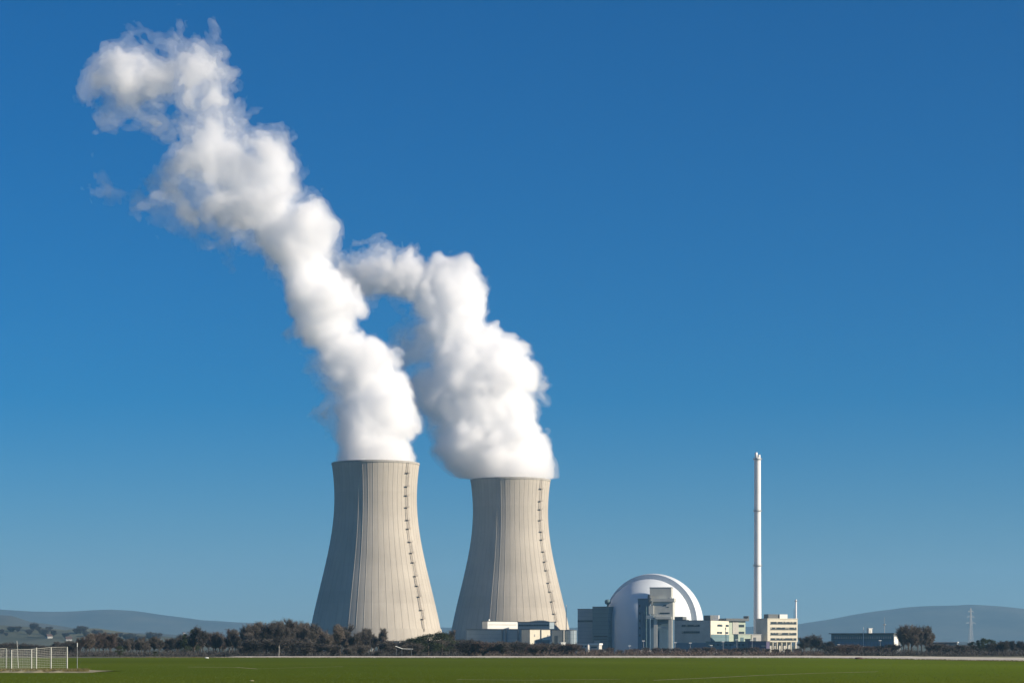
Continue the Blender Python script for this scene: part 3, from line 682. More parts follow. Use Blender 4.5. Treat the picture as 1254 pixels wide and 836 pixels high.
class Block:
    """a building seen cornerwise. turn > 0: the front faces right of the viewer (sunlit), its left end wall shows;
       turn < 0: the front faces left (in shade), its right end wall shows. px_edge/px_far bound the front face, depth is the end wall"""
    def __init__(s, name, label, cat, D, xl, xr, yt, turn, depth, mat, endmat=None, group=None, roof=True, z0=0.0, wall='wall'):
        s.D, s.k, s.th = D, D/F, R(turn); s.right = turn < 0
        s.xc = xr if s.right else xl
        s.w = (xr-xl)*s.k/math.cos(s.th); s.d = depth; s.h = EYE + (HOR-yt)*s.k; s.z0 = z0
        s.root = empty(name, ((s.xc-627)*s.k, D, 0), s.th, label, cat, group)
        a, b = (-s.w, 0) if s.right else (0, s.w); s.a, s.b = a, b
        MB().box(a, 0, z0, b, s.d, s.h).build(wall, mat, s.root)
        if endmat is not None:
            x = 0 if s.right else 0
            (MB().box(-0.02, 0.05, z0+0.05, 0.18, s.d-0.05, s.h-0.05) if s.right else MB().box(-0.18, 0.05, z0+0.05, 0.02, s.d-0.05, s.h-0.05)).build('end_wall', endmat, s.root)
        if roof:
            MB().box(a-0.35, -0.35, s.h-0.01, b+0.35, s.d+0.35, s.h+0.35).build('roof', M_ROOF if roof is True else roof, s.root)
    def X(s, px): return (px-s.xc)*s.k/math.cos(s.th)
    def E(s, px): return abs((px-s.xc)*s.k/math.sin(s.th))
    def Z(s, py): return EYE + (HOR-py)*s.k
    def front(s, name, x0, x1, y0, y1, m, out=0.12, inn=0.05):
        return MB().box(s.X(x0), -out, s.Z(y1), s.X(x1), inn, s.Z(y0)).build(name, m, s.root)
    def end(s, name, x0, x1, y0, y1, m, out=0.12):
        e0, e1 = sorted((s.E(x0), s.E(x1)))
        return (MB().box(-0.03, e0, s.Z(y1), out, e1, s.Z(y0)) if s.right else MB().box(-out, e0, s.Z(y1), 0.03, e1, s.Z(y0))).build(name, m, s.root)
    def windows(s, face, x0, x1, y0, y1, n, gap=0.25, blinds=0.3, seed=0, out=0.2):
        r = random.Random(seed); st = (x1-x0)/n
        for i in range(n):
            a, b = x0+i*st+st*gap/2, x0+(i+1)*st-st*gap/2
            f = (s.front if face == 'front' else s.end)('window', a, b, y0, y1, M_GLASS, out)
            if r.random() < blinds:
                yb = y0 + (y1-y0)*r.uniform(.3, .9)
                g_ = (s.front if face == 'front' else s.end)('blind', a+.03, b-.03, y0+.05, yb, M_BLIND, out+0.03)
                g_.parent = f
    def top(s, name, x0, x1, y0, m, y_a=0.3, y_b=0.7):
        """roof house standing back from the edge"""
        return MB().box(s.X(x0), s.d*y_a, s.h+0.34, s.X(x1), s.d*y_b, s.Z(y0)).build(name, m, s.root)

B1 = 1800.0
# --- hall with a raised box, its shaded part built in darker cladding, before the second tower
D = 1740.0
hall = Block('pump_hall', 'long low blue-grey hall with dark posts at the foot of the second cooling tower', 'hall', D, 571, 648, 770.3, -20, 26, M_BLUE)
for x in (615.2, 620, 634.5): hall.front('post', x-.55, x+.55, 770.6, 785, M_DGREY, 0.7)
hall.front('post', 647.2, 648.3, 770.6, 785, M_WMETAL, 0.8)
hall.front('cornice', 571.5, 597, 769.6, 770.4, M_DGREY, 0.5)
hb = Block('cream_annex', 'cream lit annex with a dark divider between the long hall and the grey shed', 'annex', D-14, 649, 674, 770.5, 32, 12, M_CREAM)
hb.front('post', 662, 662.9, 770.8, 784, M_DGREY, 0.6)
hb.front('plinth', 656, 673, 783, 788, M_DGREY, 0.5); hb.front('door', 654.5, 655.6, 776, 779, M_GREY, 0.3); hb.front('porch', 671, 674, 776.5, 786, M_GREY, .3)
gs = Block('grey_shed', 'square grey shed between the cream annex and the round tank', 'shed', D+22, 676, 689, 771.2, -20, 12, M_GREY)
gs.front('post', 689.2, 690.4, 770.8, 788, M_DGREY, 0.6); gs.front('door', 679, 683, 778, 788, M_DGREY, 0.25)
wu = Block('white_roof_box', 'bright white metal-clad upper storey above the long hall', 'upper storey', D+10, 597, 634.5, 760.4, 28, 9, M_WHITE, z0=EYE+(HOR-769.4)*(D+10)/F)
wu.front('grey_strip', 598.5, 632, 764.0, 764.7, M_GREY, 0.15)  # plain grey strip across the white front
wu.front('service_rail', 598.5, 600, 757.8, 760.4, M_WMETAL, 0.15)
gu = Block('shade_grey_roof_box', 'shaded grey upper storey with a dark window band, right of the white one', 'upper storey', D-4, 634, 673, 761.2, -24, 9, M_BLUE, z0=EYE+(HOR-769.4)*(D-4)/F)  # shade on the raised box put into darker cladding and a turned wall
gu.windows('front', 635, 672.5, 764.0, 766.0, 12, 0.08, 0.1, 3)
tk = empty('storage_tank', ((698-627)*(D+30)/F, D+30, 0), 0, 'round blue-grey storage tank beside the grey shed', 'tank')
kk_ = D/F
m = MB(); m.lathe([(8.2*kk_, 0), (8.2*kk_, EYE+(HOR-771.2)*kk_)], 40); m.build('tank_wall', M_BLUE, tk, True)
m = MB(); zt = EYE+(HOR-771.2)*kk_; m.lathe([(8.4*kk_, zt-.05), (8.4*kk_, zt+.35), (4*kk_, zt+.8), (.05, zt+1.0)], 40); m.build('tank_roof', M_DGREY, tk, False)
m = MB()
for a in range(0, 360, 30): m.bar((8.3*kk_*math.cos(R(a)), 8.3*kk_*math.sin(R(a)), 0), (8.3*kk_*math.cos(R(a)), 8.3*kk_*math.sin(R(a)), zt), 0.2)
m.build('stiffeners', M_DGREY, tk)

def mast(name, px, yt, Y, r, label, mat, group=None, arms=()):
    k = Y/F; h = EYE+(HOR-yt)*k
    t = empty(name, ((px-627)*k, Y, 0), 0, label, name.replace('_', ' '), group)
    MB().tube((0, 0, 0), (0, 0, h), r, r*0.7, 8).build('pole', mat, t)
    for z, L in arms: MB().box(-L, -.12, h*z-.12, L, .12, h*z+.12).build('arm', mat, t)
    return t
mast('flag_mast', 693.4, 740.5, 1850, 0.38, 'thin white mast between the second tower and the grey turbine hall', M_WMETAL)
# --- low huts
wc = Block('container', 'small white container in front of the round tank', 'container', 1600, 687, 692.5, 786.6, 25, 3, M_WHITE, roof=M_WMETAL)
wc.front('door', 688.2, 690.6, 788, 794, M_GREYL, 0.1)
wh = Block('gatehouse', 'small beige hut with a bright white flat roof before the turbine hall', 'hut', 1560, 722, 733.5, 789.2, -22, 6, M_GREY, roof=False)
wh.front('window', 724, 731, 791, 793, M_GLASS, 0.1)
MB().box(wh.a-.5, -.6, wh.h-.01, wh.b+.5, wh.d+.5, wh.h+1.15).build('roof', M_WMETAL, wh.root)
ws = Block('low_store', 'low store with a thin white roof strip between the container and the hut', 'store', 1600, 694, 720, 788.6, -18, 5, M_GREY, roof=M_WMETAL)
for i in range(3): ws.front('window', 708+4*i, 710.5+4*i, 789.8, 792, M_GLASS, 0.1)
# --- turbine hall
th = Block('turbine_hall', 'tall blue-grey hall with a dark band, left of the dome', 'turbine hall', B1+20, 707.5, 726, 745.4, -14, 40, M_BLUE)
th.front('window_band', 707.7, 726.2, 758.9, 761.2, M_GLASS, 0.2)
td = Block('turbine_annex', 'dark teal block between the grey turbine hall and the dome', 'turbine hall', B1+5, 726, 745, 742.6, -28, 40, M_TEAL)
td.front('window_band', 727.5, 744, 777.8, 779.3, M_GLASS, .3); td.front('window_band', 727.5, 744, 781.5, 782.3, M_GLASS, .3)
td.front('gate', 728, 735, 784, 795, M_BLUE, .2)
vk = empty('roof_vent', ((744.3-627)*(B1+14)/F, B1+14, td.h+.3), 0, 'dark rounded vent cowl on the roof edge beside the dome', 'vent')
MB().tube((0, 0, 0), (0, 0, 2.0), .8, .8, 10).build('neck', M_DGREY, vk)
m = MB(); m.lathe([(.8, 1.6), (2.3, 2.6), (2.6, 4.2), (1.9, 5.6), (.05, 6.0)], 20); m.build('cowl', M_TEAL, vk, True)
# --- dome
DD = 1835.0; kd = DD/F
dome = empty('reactor_dome', ((800-627)*kd, DD, 0), 0, 'white domed reactor building with a raised arched rim on its sunlit side', 'dome')
zs = EYE + (HOR-763)*kd; Rb, Rs_ = 61*kd, 54*kd
al = R(22.0); uu = Vector((-math.sin(al), -math.cos(al), 0)); vv = Vector((-uu.y, uu.x, 0)); dl = 0.20*Rb
def shell_about(Rr, cen, th0, th1, nt=36, nf=60):
    """part of a sphere swept about the horizontal axis uu, with upright walls below the springing line"""
    b = MB(); cols = nf + 3
    for j in range(nt+1):
        th = th0 + (th1-th0)*j/nt
        row = [cen + uu*(Rr*math.cos(th)) + (vv*math.cos(PI*i/nf) + Vector((0, 0, math.sin(PI*i/nf))))*(Rr*math.sin(th)) for i in range(nf+1)]
        lo = [Vector((row[0].x, row[0].y, -zs)), Vector((row[-1].x, row[-1].y, -zs))]
        for p in [lo[0]] + row + [lo[1]]: b.v.append((p.x, p.y, p.z + zs))
    for j in range(nt):
        for i in range(cols-1): b.f.append((j*cols+i, j*cols+i+1, (j+1)*cols+i+1, (j+1)*cols+i))
    return b
cs_ = uu*dl - vv*(1.0*kd)*(1 if vv.x > 0 else -1)
shell_about(Rs_, cs_ + uu*0.02, 0.0, PI/2).build('front_shell', M_DOME, dome, True)
shell_about(Rb, Vector((0, 0, 0)), math.acos(dl/Rb), PI).build('rear_shell', M_DOME, dome, True)
b = MB(); Rr_ = math.sqrt(Rb*Rb - dl*dl); NN = 64
for i in range(NN+1):
    a_ = PI*i/NN
    for rr, cc in ((Rs_-3.0, cs_), (Rr_, uu*dl)):
        p = cc + vv*(rr*math.cos(a_)); b.v.append((p.x, p.y, zs + rr*math.sin(a_)))
for i in range(NN): b.f.append((2*i, 2*i+1, 2*i+3, 2*i+2))
for s_ in (-1, 1):
    n0 = len(b.v)
    for rr, cc, z in ((Rs_-3, cs_, 0), (Rr_, uu*dl, 0), (Rr_, uu*dl, zs), (Rs_-3, cs_, zs)): p = cc + vv*(rr*s_); b.v.append((p.x, p.y, z))
    b.f.append((n0, n0+1, n0+2, n0+3))
b.build('rim_face', M_DOME, dome)
# --- blocks in front of the dome
bb = Block('stair_tower', 'dark blue tall block against the shaded front of the dome', 'annex', 1700, 781.3, 796, 733, -18, 12, M_DBLUE)
bb.front('service_duct', 790.5, 791.8, 742, 795, M_TEAL, .8); bb.front('service_duct', 786, 786.8, 750, 795, M_BLUE, .5)
for i in range(5): bb.front('window', 783, 784.6, 740+9*i, 743+9*i, M_GLASS, .15)
HT = 1680.0; kh = HT/F
def hz(y): return EYE+(HOR-y)*kh
ht = empty('lock_tower', ((809.5-627)*kh, HT, 0), R(-10), 'grey-beige tower with a wider ledge and tall legs before the dome', 'tower building')
def hx(px): return (px-809.5)*kh/math.cos(R(10))
def hbx(name, x0, x1, y0, y1, m, d0=0.0, d1=14.0, par=None): return MB().box(hx(x0), d0, hz(y1), hx(x1), d1, hz(y0)).build(name, m, par or ht)
hbx('upper_block', 795.6, 821.8, 719.2, 732.2, M_GREYL, 1.0, 13)
hbx('ledge', 798.3, 825.6, 732.2, 736.2, M_GREYL, -1.2, 14)
hbx('main_block', 797, 823.8, 736.2, 758.0, M_GREYL, 0, 13)
hbx('left_bay', 794.8, 800.5, 741, 751.5, M_GREYL, -1.0, 6)
hbx('roof_cap', 795.3, 822.1, 718.6, 719.2, M_ROOF, .8, 13.2)
hbx('window', 812.2, 816, 740.2, 741.7, M_GLASS, -.15, .1); hbx('window', 816.5, 819, 742.4, 743.3, M_GLASS, -.15, .1)
hbx('window', 808, 820, 749.6, 751.2, M_GLASS, -.15, .1)
hbx('canopy', 803, 822, 754.5, 757.6, M_GREYL, -1.8, .5)
for x0, x1 in ((800.8, 804.8), (818.6, 822.8)):
    hbx('leg', x0, x1, 757.9, 799.8, M_GREYL, -.3, 3.4)
hbx('recess_wall', 795.5, 823.5, 758.0, 799.8, M_DBLUE, 6.0, 12.0)
hbx('cross_beam', 804.8, 818.6, 761.5, 763.0, M_TEAL, .5, 2.2); hbx('cross_beam', 804.8, 818.6, 767.5, 768.4, M_BLUE, .5, 2.2)
hbx('gate', 806.5, 816.5, 771, 799.5, M_DBLUE, 5.6, 6.05)
hbx('gallery', 791.5, 800.8, 753, 757.2, M_BLUE, -.8, 5)
cl = MB()
for (x, y, r_) in ((795.3, 730.5, 1.5), (796, 734, 1.6), (797.5, 737.5, 1.3)): cl.tube((hx(x), -1.6, hz(y)-r_), (hx(x)+.6, -1.6, hz(y)+r_), r_*.8, r_, 10)
cl.bar((hx(794.5), -1.6, hz(741)), (hx(797.5), -1.6, hz(728)), .4)
cl.build('crane_hoist', M_DGREY, ht)
hbx('white_cabinet', 820, 822.8, 731.0, 732.2, M_WHITE, -.5, 1.0)
# --- office block with a shaded front and a sunlit cream end
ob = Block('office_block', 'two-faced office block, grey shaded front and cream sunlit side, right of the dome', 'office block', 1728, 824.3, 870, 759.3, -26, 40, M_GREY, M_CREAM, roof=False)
MB().box(ob.a-.1, -.1, ob.h-.02, .3, ob.d, ob.h+.25).build('roof', M_DGREY, ob.root)
for y in (764.3, 772.3): ob.windows('front', 836, 857.5, y, y+2.6, 9, .06, .15, int(y))
ob.front('base_band', 824.5, 870, 786.5, 799, M_DBLUE, .25)
ob.top('roof_house', 824.8, 836.2, 754.3, M_DGREY, .05, .25); ob.top('roof_house', 836.4, 840, 757.8, M_DGREY, .05, .2)
ob.top('roof_house', 861.5, 869.3, 753.0, M_DGREY, .03, .2)
ob.end('window', 880, 882.4, 763.8, 766.4, M_GLASS, .35); ob.end('window', 882.7, 885, 763.8, 766.4, M_GLASS, .35); ob.end('window', 885.3, 887.6, 763.8, 766.4, M_GLASS, .35)
ob.end('window', 892.8, 895, 763.8, 766.4, M_GLASS, .35); ob.end('window', 895.3, 897.2, 763.8, 766.4, M_GLASS, .35)
for a, c in ((879.5, 883), (883.4, 887.2), (892.2, 896.6)): ob.end('window', a, c, 772.8, 775.2, M_GLASS, .35)
ob.end('base_band', 870.3, 897.5, 776.2, 799, M_TEAL, .5)
wr = Block('roof_plant', 'white hazy roof unit behind the cream side of the office block', 'roof plant', 1790, 869, 880, 752.8, -10, 8, M_WHITE, roof=False, z0=20)
lk = Block('link_building', 'pale green windowed block under a dark overhanging roof, left of the white chimney', 'office block', 1785, 888.5, 914, 759.8, 24, 11, M_GREEN, None, roof=False)
lk.front('shade_panel', 897.5, 905, 759.8, 776, M_GREY, .3)  # grey panel stands in for a shaded stretch of this wall
lk.windows('front', 905.3, 912.6, 764.2, 767.4, 4, .2, .2, 5); lk.windows('front', 905.3, 912.6, 772.8, 775.4, 4, .2, .2, 6)
MB().box(lk.X(887.6), -2.2, lk.h-.02, lk.X(917), lk.d+1, lk.h+2.0).build('roof', M_DGREY, lk.root)
MB().box(lk.X(916), -2.1, lk.h+1.98, lk.X(917), lk.d*.5, lk.h+4.0).build('parapet', M_DGREY, lk.root)
g1 = Block('green_shed', 'pale green flat-roofed shed in front of the link building', 'shed', 1690, 904, 920, 776.4, 20, 8, M_GREEN, roof=M_GREYL)
g1.front('door', 907, 911, 780, 790, M_TEAL, .2)
g2 = Block('beige_shed', 'beige flat-roofed shed at the foot of the white chimney', 'shed', 1695, 920.5, 932.5, 776.6, 14, 8, M_GREY, roof=M_GREYL)
g2.front('door', 923, 926, 780, 790, M_DGREY, .2)
bd = Block('dark_store', 'long dark teal store below the cream side of the office block', 'store', 1670, 866, 914, 785.4, -20, 12, M_TEAL)
for i in range(9): bd.front('window', 869+5*i, 871.4+5*i, 788, 790, M_GLASS if i % 3 else M_BLIND, .15)
bd.front('gate', 896, 903, 790, 798, M_BLUE, .2)
kb = Block('plant_cabin', 'small dark cabin with a white roof lamp before the chimney', 'cabin', 1660, 912.5, 918.5, 782.2, -15, 4, M_DGREY)
pp = Block('purple_shed', 'dark purple shed between the chimney and the windowed office block', 'shed', 1655, 917, 938.5, 785.0, -18, 12, M_PURP)
pp.front('window', 932.5, 937, 789.5, 791.2, M_BLIND, .15); pp.front('gate', 920, 926, 789, 798, M_DGREY, .15)
# --- windowed office block
of = Block('windowed_office', 'cream four-storey office block with long window rows, right of the chimney', 'office block', 1700, 940, 979, 757.2, 24, 17, M_CREAM, M_GREY, roof=M_CREAM, z0=EYE+(HOR-785.5)*1700/F)
for q, (y0, y1) in enumerate(((760.8, 763.6), (767.6, 770.4), (774.2, 777.0), (780.8, 783.4))):
    of.windows('front', 943.8, 977.4, y0, y1, 18, .16, .35, 20+q)
    of.front('sill', 943.6, 977.6, y1+.05, y1+.4, M_FRAME, .4)
of.top('roof_house', 944, 957, 751.4, M_DGREY, .2, .6); rh = of.top('roof_house', 958, 968, 751.5, M_WHITE, .15, .55)
f_ = of.front('ground_floor', 941, 975, 785.5, 799.8, M_GREY, -5.0, 14.0)
for x in (942, 947.5, 953, 959, 965, 971, 977): of.front('column', x-.45, x+.45, 785.5, 799.8, M_CREAM, -.4, 1.2)
for x in (944, 950, 955.5, 962): of.front('door', x, x+3, 789, 799.5, M_GLASS, -4.7, 5.2)
# --- chimney
CH = 1770.0; kc = CH/F
ch = empty('chimney', ((927.6-627)*kc, CH, 0), 0, 'tall slender white chimney with ring platforms, left of the windowed office block', 'chimney')
def cz(y): return EYE+(HOR-y)*kc
m = MB(); m.lathe([(5.4*kc, 0), (4.9*kc, cz(782)), (4.6*kc, cz(740)), (4.3*kc, cz(693)), (4.1*kc, cz(625)), (4.0*kc, cz(562)), (3.9*kc, cz(560))], 40)
m.f.append(tuple(range(6*40, 7*40))); m.build('shaft', M_STACK, ch, True)
MB().tube((-1.6*kc, 0, cz(560.5)), (-1.6*kc, 0, cz(553.8)), 1.75*kc, 1.7*kc, 20).build('flue', M_STACK, ch, True)
MB().tube((1.9*kc, 0, cz(560.5)), (1.9*kc, 0, cz(556.6)), 1.75*kc, 1.7*kc, 20).build('flue', M_STACK, ch, True)
for y, r_ in ((562.3, 5.6), (625.6, 5.4), (692.5, 5.8)):
    m = MB(); m.lathe([(3.8*kc, cz(y)-.2), (r_*kc, cz(y)-.2), (r_*kc, cz(y)+.2), (3.8*kc, cz(y)+.2)], 28, closed=True)
    pl = m.build('platform', M_STEEL, ch)
    m = MB()
    for i in range(28):
        a, a2 = 2*PI*i/28, 2*PI*(i+1)/28; r0 = (r_-.15)*kc
        p, q = (r0*math.cos(a), r0*math.sin(a), cz(y)), (r0*math.cos(a2), r0*math.sin(a2), cz(y))
        m.bar(p, (p[0], p[1], p[2]+1.2), .1)
        for hh in (.6, 1.2): m.bar((p[0], p[1], p[2]+hh), (q[0], q[1], q[2]+hh), .1)
    m.build('railing', M_STEEL, pl)
m = MB()
for s in (-.3, .3): m.bar((5.2*kc*-.5+s, -4.7*kc, 2), (-2.0*kc+s, -3.8*kc, cz(562)), .12)
m.build('ladder', M_STEEL, ch)
sc_ = empty('thin_chimney', ((974.8-627)*1740/F, 1740, 0), 0, 'short thin white pipe chimney behind the windowed office block', 'chimney')
k2 = 1740/F
MB().tube((0, 0, 0), (0, 0, EYE+(HOR-733.6)*k2), 1.15*k2, 1.0*k2, 16).build('shaft', M_STACK, sc_, True)
m = MB(); z_ = EYE+(HOR-735.4)*k2; m.lathe([(1.0*k2, z_-.15), (2.2*k2, z_-.15), (2.2*k2, z_+.15), (1.0*k2, z_+.15)], 16, closed=True); m.build('collar', M_DGREY, sc_)
MB().tube((-2.4*k2, 0, 0), (-2.4*k2, 0, EYE+(HOR-745)*k2), .2, .2, 6).build('side_pipe', M_STEEL, sc_)
# --- gantry of the switch yard
def lattice(m, x0, x1, z0, z1, w0, w1, t, n):
    """four-legged lattice mast"""
    c = [((-w0), -w0), (w0, -w0), (w0, w0), (-w0, w0)]
    for i in range(n):
        a, b = i/n, (i+1)/n; wa, wb = w0+(w1-w0)*a, w0+(w1-w0)*b; za, zb = z0+(z1-z0)*a, z0+(z1-z0)*b
        P = [(x0+(x1-x0)*a+sx*wa, sy*wa, za) for sx, sy in ((-1, -1), (1, -1), (1, 1), (-1, 1))]
        Q = [(x0+(x1-x0)*b+sx*wb, sy*wb, zb) for sx, sy in ((-1, -1), (1, -1), (1, 1), (-1, 1))]
        for j in range(4):
            m.bar(P[j], Q[j], t); m.bar(P[j], Q[(j+1) % 4], t*.6); m.bar(P[(j+1) % 4], Q[j], t*.6); m.bar(Q[j], Q[(j+1) % 4], t*.6)
ga = empty('gantry', ((980.6-627)*1500/F, 1500, 0), 0, 'white lattice gantry standing right of the windowed office block', 'gantry')
kg = 1500/F
for s in (-1, 1):
    m = MB(); lattice(m, s*4*kg, s*3.2*kg, 0, EYE+(HOR-790)*kg, .7, .4, .22, 5); m.build('leg', M_WMETAL, ga)
m = MB(); 
for z in (EYE+(HOR-790)*kg, EYE+(HOR-791.6)*kg): m.bar((-3.8*kg, 0, z), (3.8*kg, 0, z), .3)
for i in range(8): m.bar((-3.6*kg+i*.9*kg, 0, EYE+(HOR-790)*kg), (-2.9*kg+i*.9*kg, 0, EYE+(HOR-791.6)*kg), .18)
m.build('cross_beam', M_WMETAL, ga)
# --- teal hall at the right
rh_ = Block('teal_hall', 'long low dark teal hall with a window row, right part of the plant', 'hall', 1480, 1022, 1094, 775.6, -22, 22, M_TEAL, M_DGREY, roof=False)
MB().box(rh_.a-1.4, -1.4, rh_.h-.01, rh_.b+.9, rh_.d+1, rh_.h+.55).build('roof', M_DGREY, rh_.root)
for i in range(26):
    x = 1026 + 66.5*i/26; rh_.front('window', x, x+1.5, 778.6, 781.6, M_BLIND if i % 3 == 0 else M_FRAME, .15)
for i in range(15):
    x = 1030 + 63*i/15; rh_.front('panel', x, x+3.3, 785, 798, M_DBLUE, .12)
rh_.end('white_stairs', 1094.8, 1103, 779, 791, M_WHITE, .4)
rbx = Block('roof_unit', 'bright white box standing on the roof of the teal hall', 'roof unit', 1484, 1064, 1068.3, 769.3, 20, 2.6, M_WHITE, roof=M_WMETAL, z0=rh_.h+.54)
rbx.front('hatch', 1065, 1067, 771, 774, M_GREYL, .1)
am = empty('roof_antenna', ((1083-627)*1486/F, 1486, rh_.h+.5), 0, 'pale antenna mast with a dish ring above the right end of the teal hall', 'antenna')
ka = 1486/F
MB().tube((0, 0, 0), (0, 0, (775-755.5)*ka), .22, .1, 8).build('pole', M_STEEL, am)
m = MB(); m.lathe([(.2, 9.6*ka), (1.6*ka, 10.2*ka), (2.2*ka, 10.9*ka), (.2, 10.5*ka)], 18, closed=True); m.build('dish_ring', M_WMETAL, am)
m = MB()
for s in (-1, 1): m.bar((0, 0, 8.5*ka), (s*6*ka, 0, 0.1), .12); m.bar((0, 0, 10*ka), (s*9*ka, 0, 3*ka), .06)
m.build('stays', M_STEEL, am)
vp = mast('vent_pipe', 1057.3, 767.5, 1486, .22, 'thin white pipe on the roof of the teal hall, left of the white box', M_WMETAL)
fs = Block('far_shed', 'long low dark shed with a pale roof edge between the bare clump and the pylon', 'shed', 1400, 1137, 1172, 786.0, -15, 12, M_DGREY, roof=M_WMETAL)
for i in range(5): fs.front('door', 1141+6*i, 1145+6*i, 788.5, 796, M_GREY if i % 2 else M_TEAL, .15)
# --- pylon far behind
PY = 3600.0; kp = PY/F; Hp = EYE+(HOR-744)*kp
py = empty('pylon', ((1188.8-627)*kp, PY, 0), R(25), 'pale lattice power pylon in front of the hazy hill at the right', 'pylon')
m = MB(); lattice(m, 0, 0, 0, Hp*.55, 3.6, 1.9, .32, 7); lattice(m, 0, 0, Hp*.55, Hp, 1.9, .5, .32, 8); m.build('mast', M_PYLON, py)
for z, L in ((.66, 9), (.8, 7), (.92, 5)):
    m = MB()
    for s in (-1, 1):
        m.bar((s*L, 0, Hp*z), (0, 0, Hp*z), .4); m.bar((s*L, 0, Hp*z), (0, 0, Hp*z+2.6), .35); m.bar((s*L, 0, Hp*z), (s*L, 0, Hp*z-2.2), .3)
    m.build('cross_arm', M_PYLON, py)
# --- lamp posts, vans and cars about the yard
def lamp(px, yt, Y, label, group='lamp posts in the plant yard'):
    k = Y/F; h = EYE+(HOR-yt)*k
    t = empty('lamp_post', ((px-627)*k, Y, 0), 0, label, 'lamp post', group)
    MB().tube((0, 0, 0), (0, 0, h), .16, .09, 6).build('pole', M_STEEL, t)
    MB().box(-.9, -.25, h-.1, .9, .25, h+.35).build('lamp_head', M_WMETAL, t)
for px, yt, lb in ((597.8, 792, 'short lamp post among the shrubs below the white upper storey'), (771, 790.5, 'lamp post in front of the shaded side of the dome'), (788, 784.5, 'lamp post before the dark blue block'),
        (827, 786.5, 'lamp post at the left corner of the grey office front'), (845.3, 787, 'lamp post before the middle of the grey office front'), (871, 790, 'lamp post below the corner of the office block'),
        (885.5, 785.5, 'lamp post before the dark teal store'), (902.3, 783, 'lamp post with a bright head left of the plant cabin'), (921, 783.5, 'lamp post between the plant cabin and the purple shed'),
        (949.5, 786, 'lamp post before the columns of the windowed office'), (1027, 789, 'lamp post at the left end of the teal hall'), (1077.8, 784, 'lamp post before the right part of the teal hall')):
    lamp(px, yt, 1450, lb)
def van(px, Y, col, label, L=5.6, H=2.4, name='parked_van', cat='van', rz=0.0):
    t = empty(name, ((px-627)*Y/F, Y, 0), rz, label, cat, 'vehicles in the plant yard')
    b = MB(); h0 = .45
    pr = [(-L/2, h0), (L/2, h0), (L/2, h0+.55), (L/2-.9, h0+.8), (L/2-1.6, h0+H-.5), (-L/2+.1, h0+H-.5), (-L/2, h0+.6)]
    for s in (-.95, .95): b.v += [(x, s, z) for x, z in pr]
    n = len(pr); b.f.append(tuple(range(n))); b.f.append(tuple(reversed(range(n, 2*n))))
    for i in range(n): j = (i+1) % n; b.f.append((i, n+i, n+j, j))
    b.build('body', col, t)
    MB().quad((L/2-.95, -.85, h0+.88), (L/2-.95, .85, h0+.88), (L/2-1.55, .85, h0+H-.6), (L/2-1.55, -.85, h0+H-.6)).build('windscreen', M_GLASS, t, loc=(.03, 0, .02))
    MB().box(L/2-2.9, -.98, h0+.95, L/2-1.75, -.9, h0+H-.75).build('side_window', M_GLASS, t)
    for sx in (-1, 1):
        for sy in (-1, 1): MB().tube((sx*L*.31, sy*.78, .36), (sx*L*.31, sy*.99, .36), .36, .36, 14).build('wheel', M_TYRE, t)
for a in ((738.3, 1350, M_WHITE, 'white van parked right of the hut with the white roof'), (797.6, 1400, M_WHITE, 'white van parked in front of the legged tower'), (785.8, 1400, M_WHITE, 'white van parked before the dark blue block'),
          (834, 1330, M_GREYL, 'pale van parked at the left corner of the grey office front'), (863, 1500, M_WHITE, 'white lorry-like van under the right end of the grey office front'), (916.5, 1380, M_GREYL, 'grey van parked before the purple shed'), (895, 1400, M_BLUE, 'blue-grey van parked before the dark teal store')):
    van(*a)
for a in ((803.5, 1380, M_STEEL, 'small silver car beside the white van at the legged tower', 4.2, 1.75, 'parked_car', 'car'), (876, 1430, M_WHITE, 'small white car before the dark teal store', 4.2, 1.75, 'parked_car', 'car'),
          (963, 1400, M_WHITE, 'small white car before the columns of the windowed office', 4.2, 1.75, 'parked_car', 'car'), (1046, 1200, M_WHITE, 'small white car before the teal hall', 4.2, 1.75, 'parked_car', 'car'), (1105, 1100, M_GREYL, 'pale car before the bare clump right of the teal hall', 4.2, 1.75, 'parked_car', 'car')):
    van(*a)
# pipes and plates stored before the evergreens
pr_ = empty('pipe_rack', ((489-627)*698/F, 698, 0), 0, 'pale pipes lying in the scrub below the nearer cooling tower', 'pipe rack')
m = MB(); m.tube((-1.2, 0, 3.3), (.9, .3, 2.5), .13, .13, 8); m.build('pipe', M_WMETAL, pr_)
m = MB(); m.tube((.9, .3, 2.5), (4.2, .5, 2.4), .09, .09, 8); m.build('pipe', M_WMETAL, pr_)
m = MB(); [m.bar((x, .35, 0), (x, .35, 2.6), .10) for x in (-.9, .8, 3.8)]; m.build('trestle', M_STEEL, pr_)

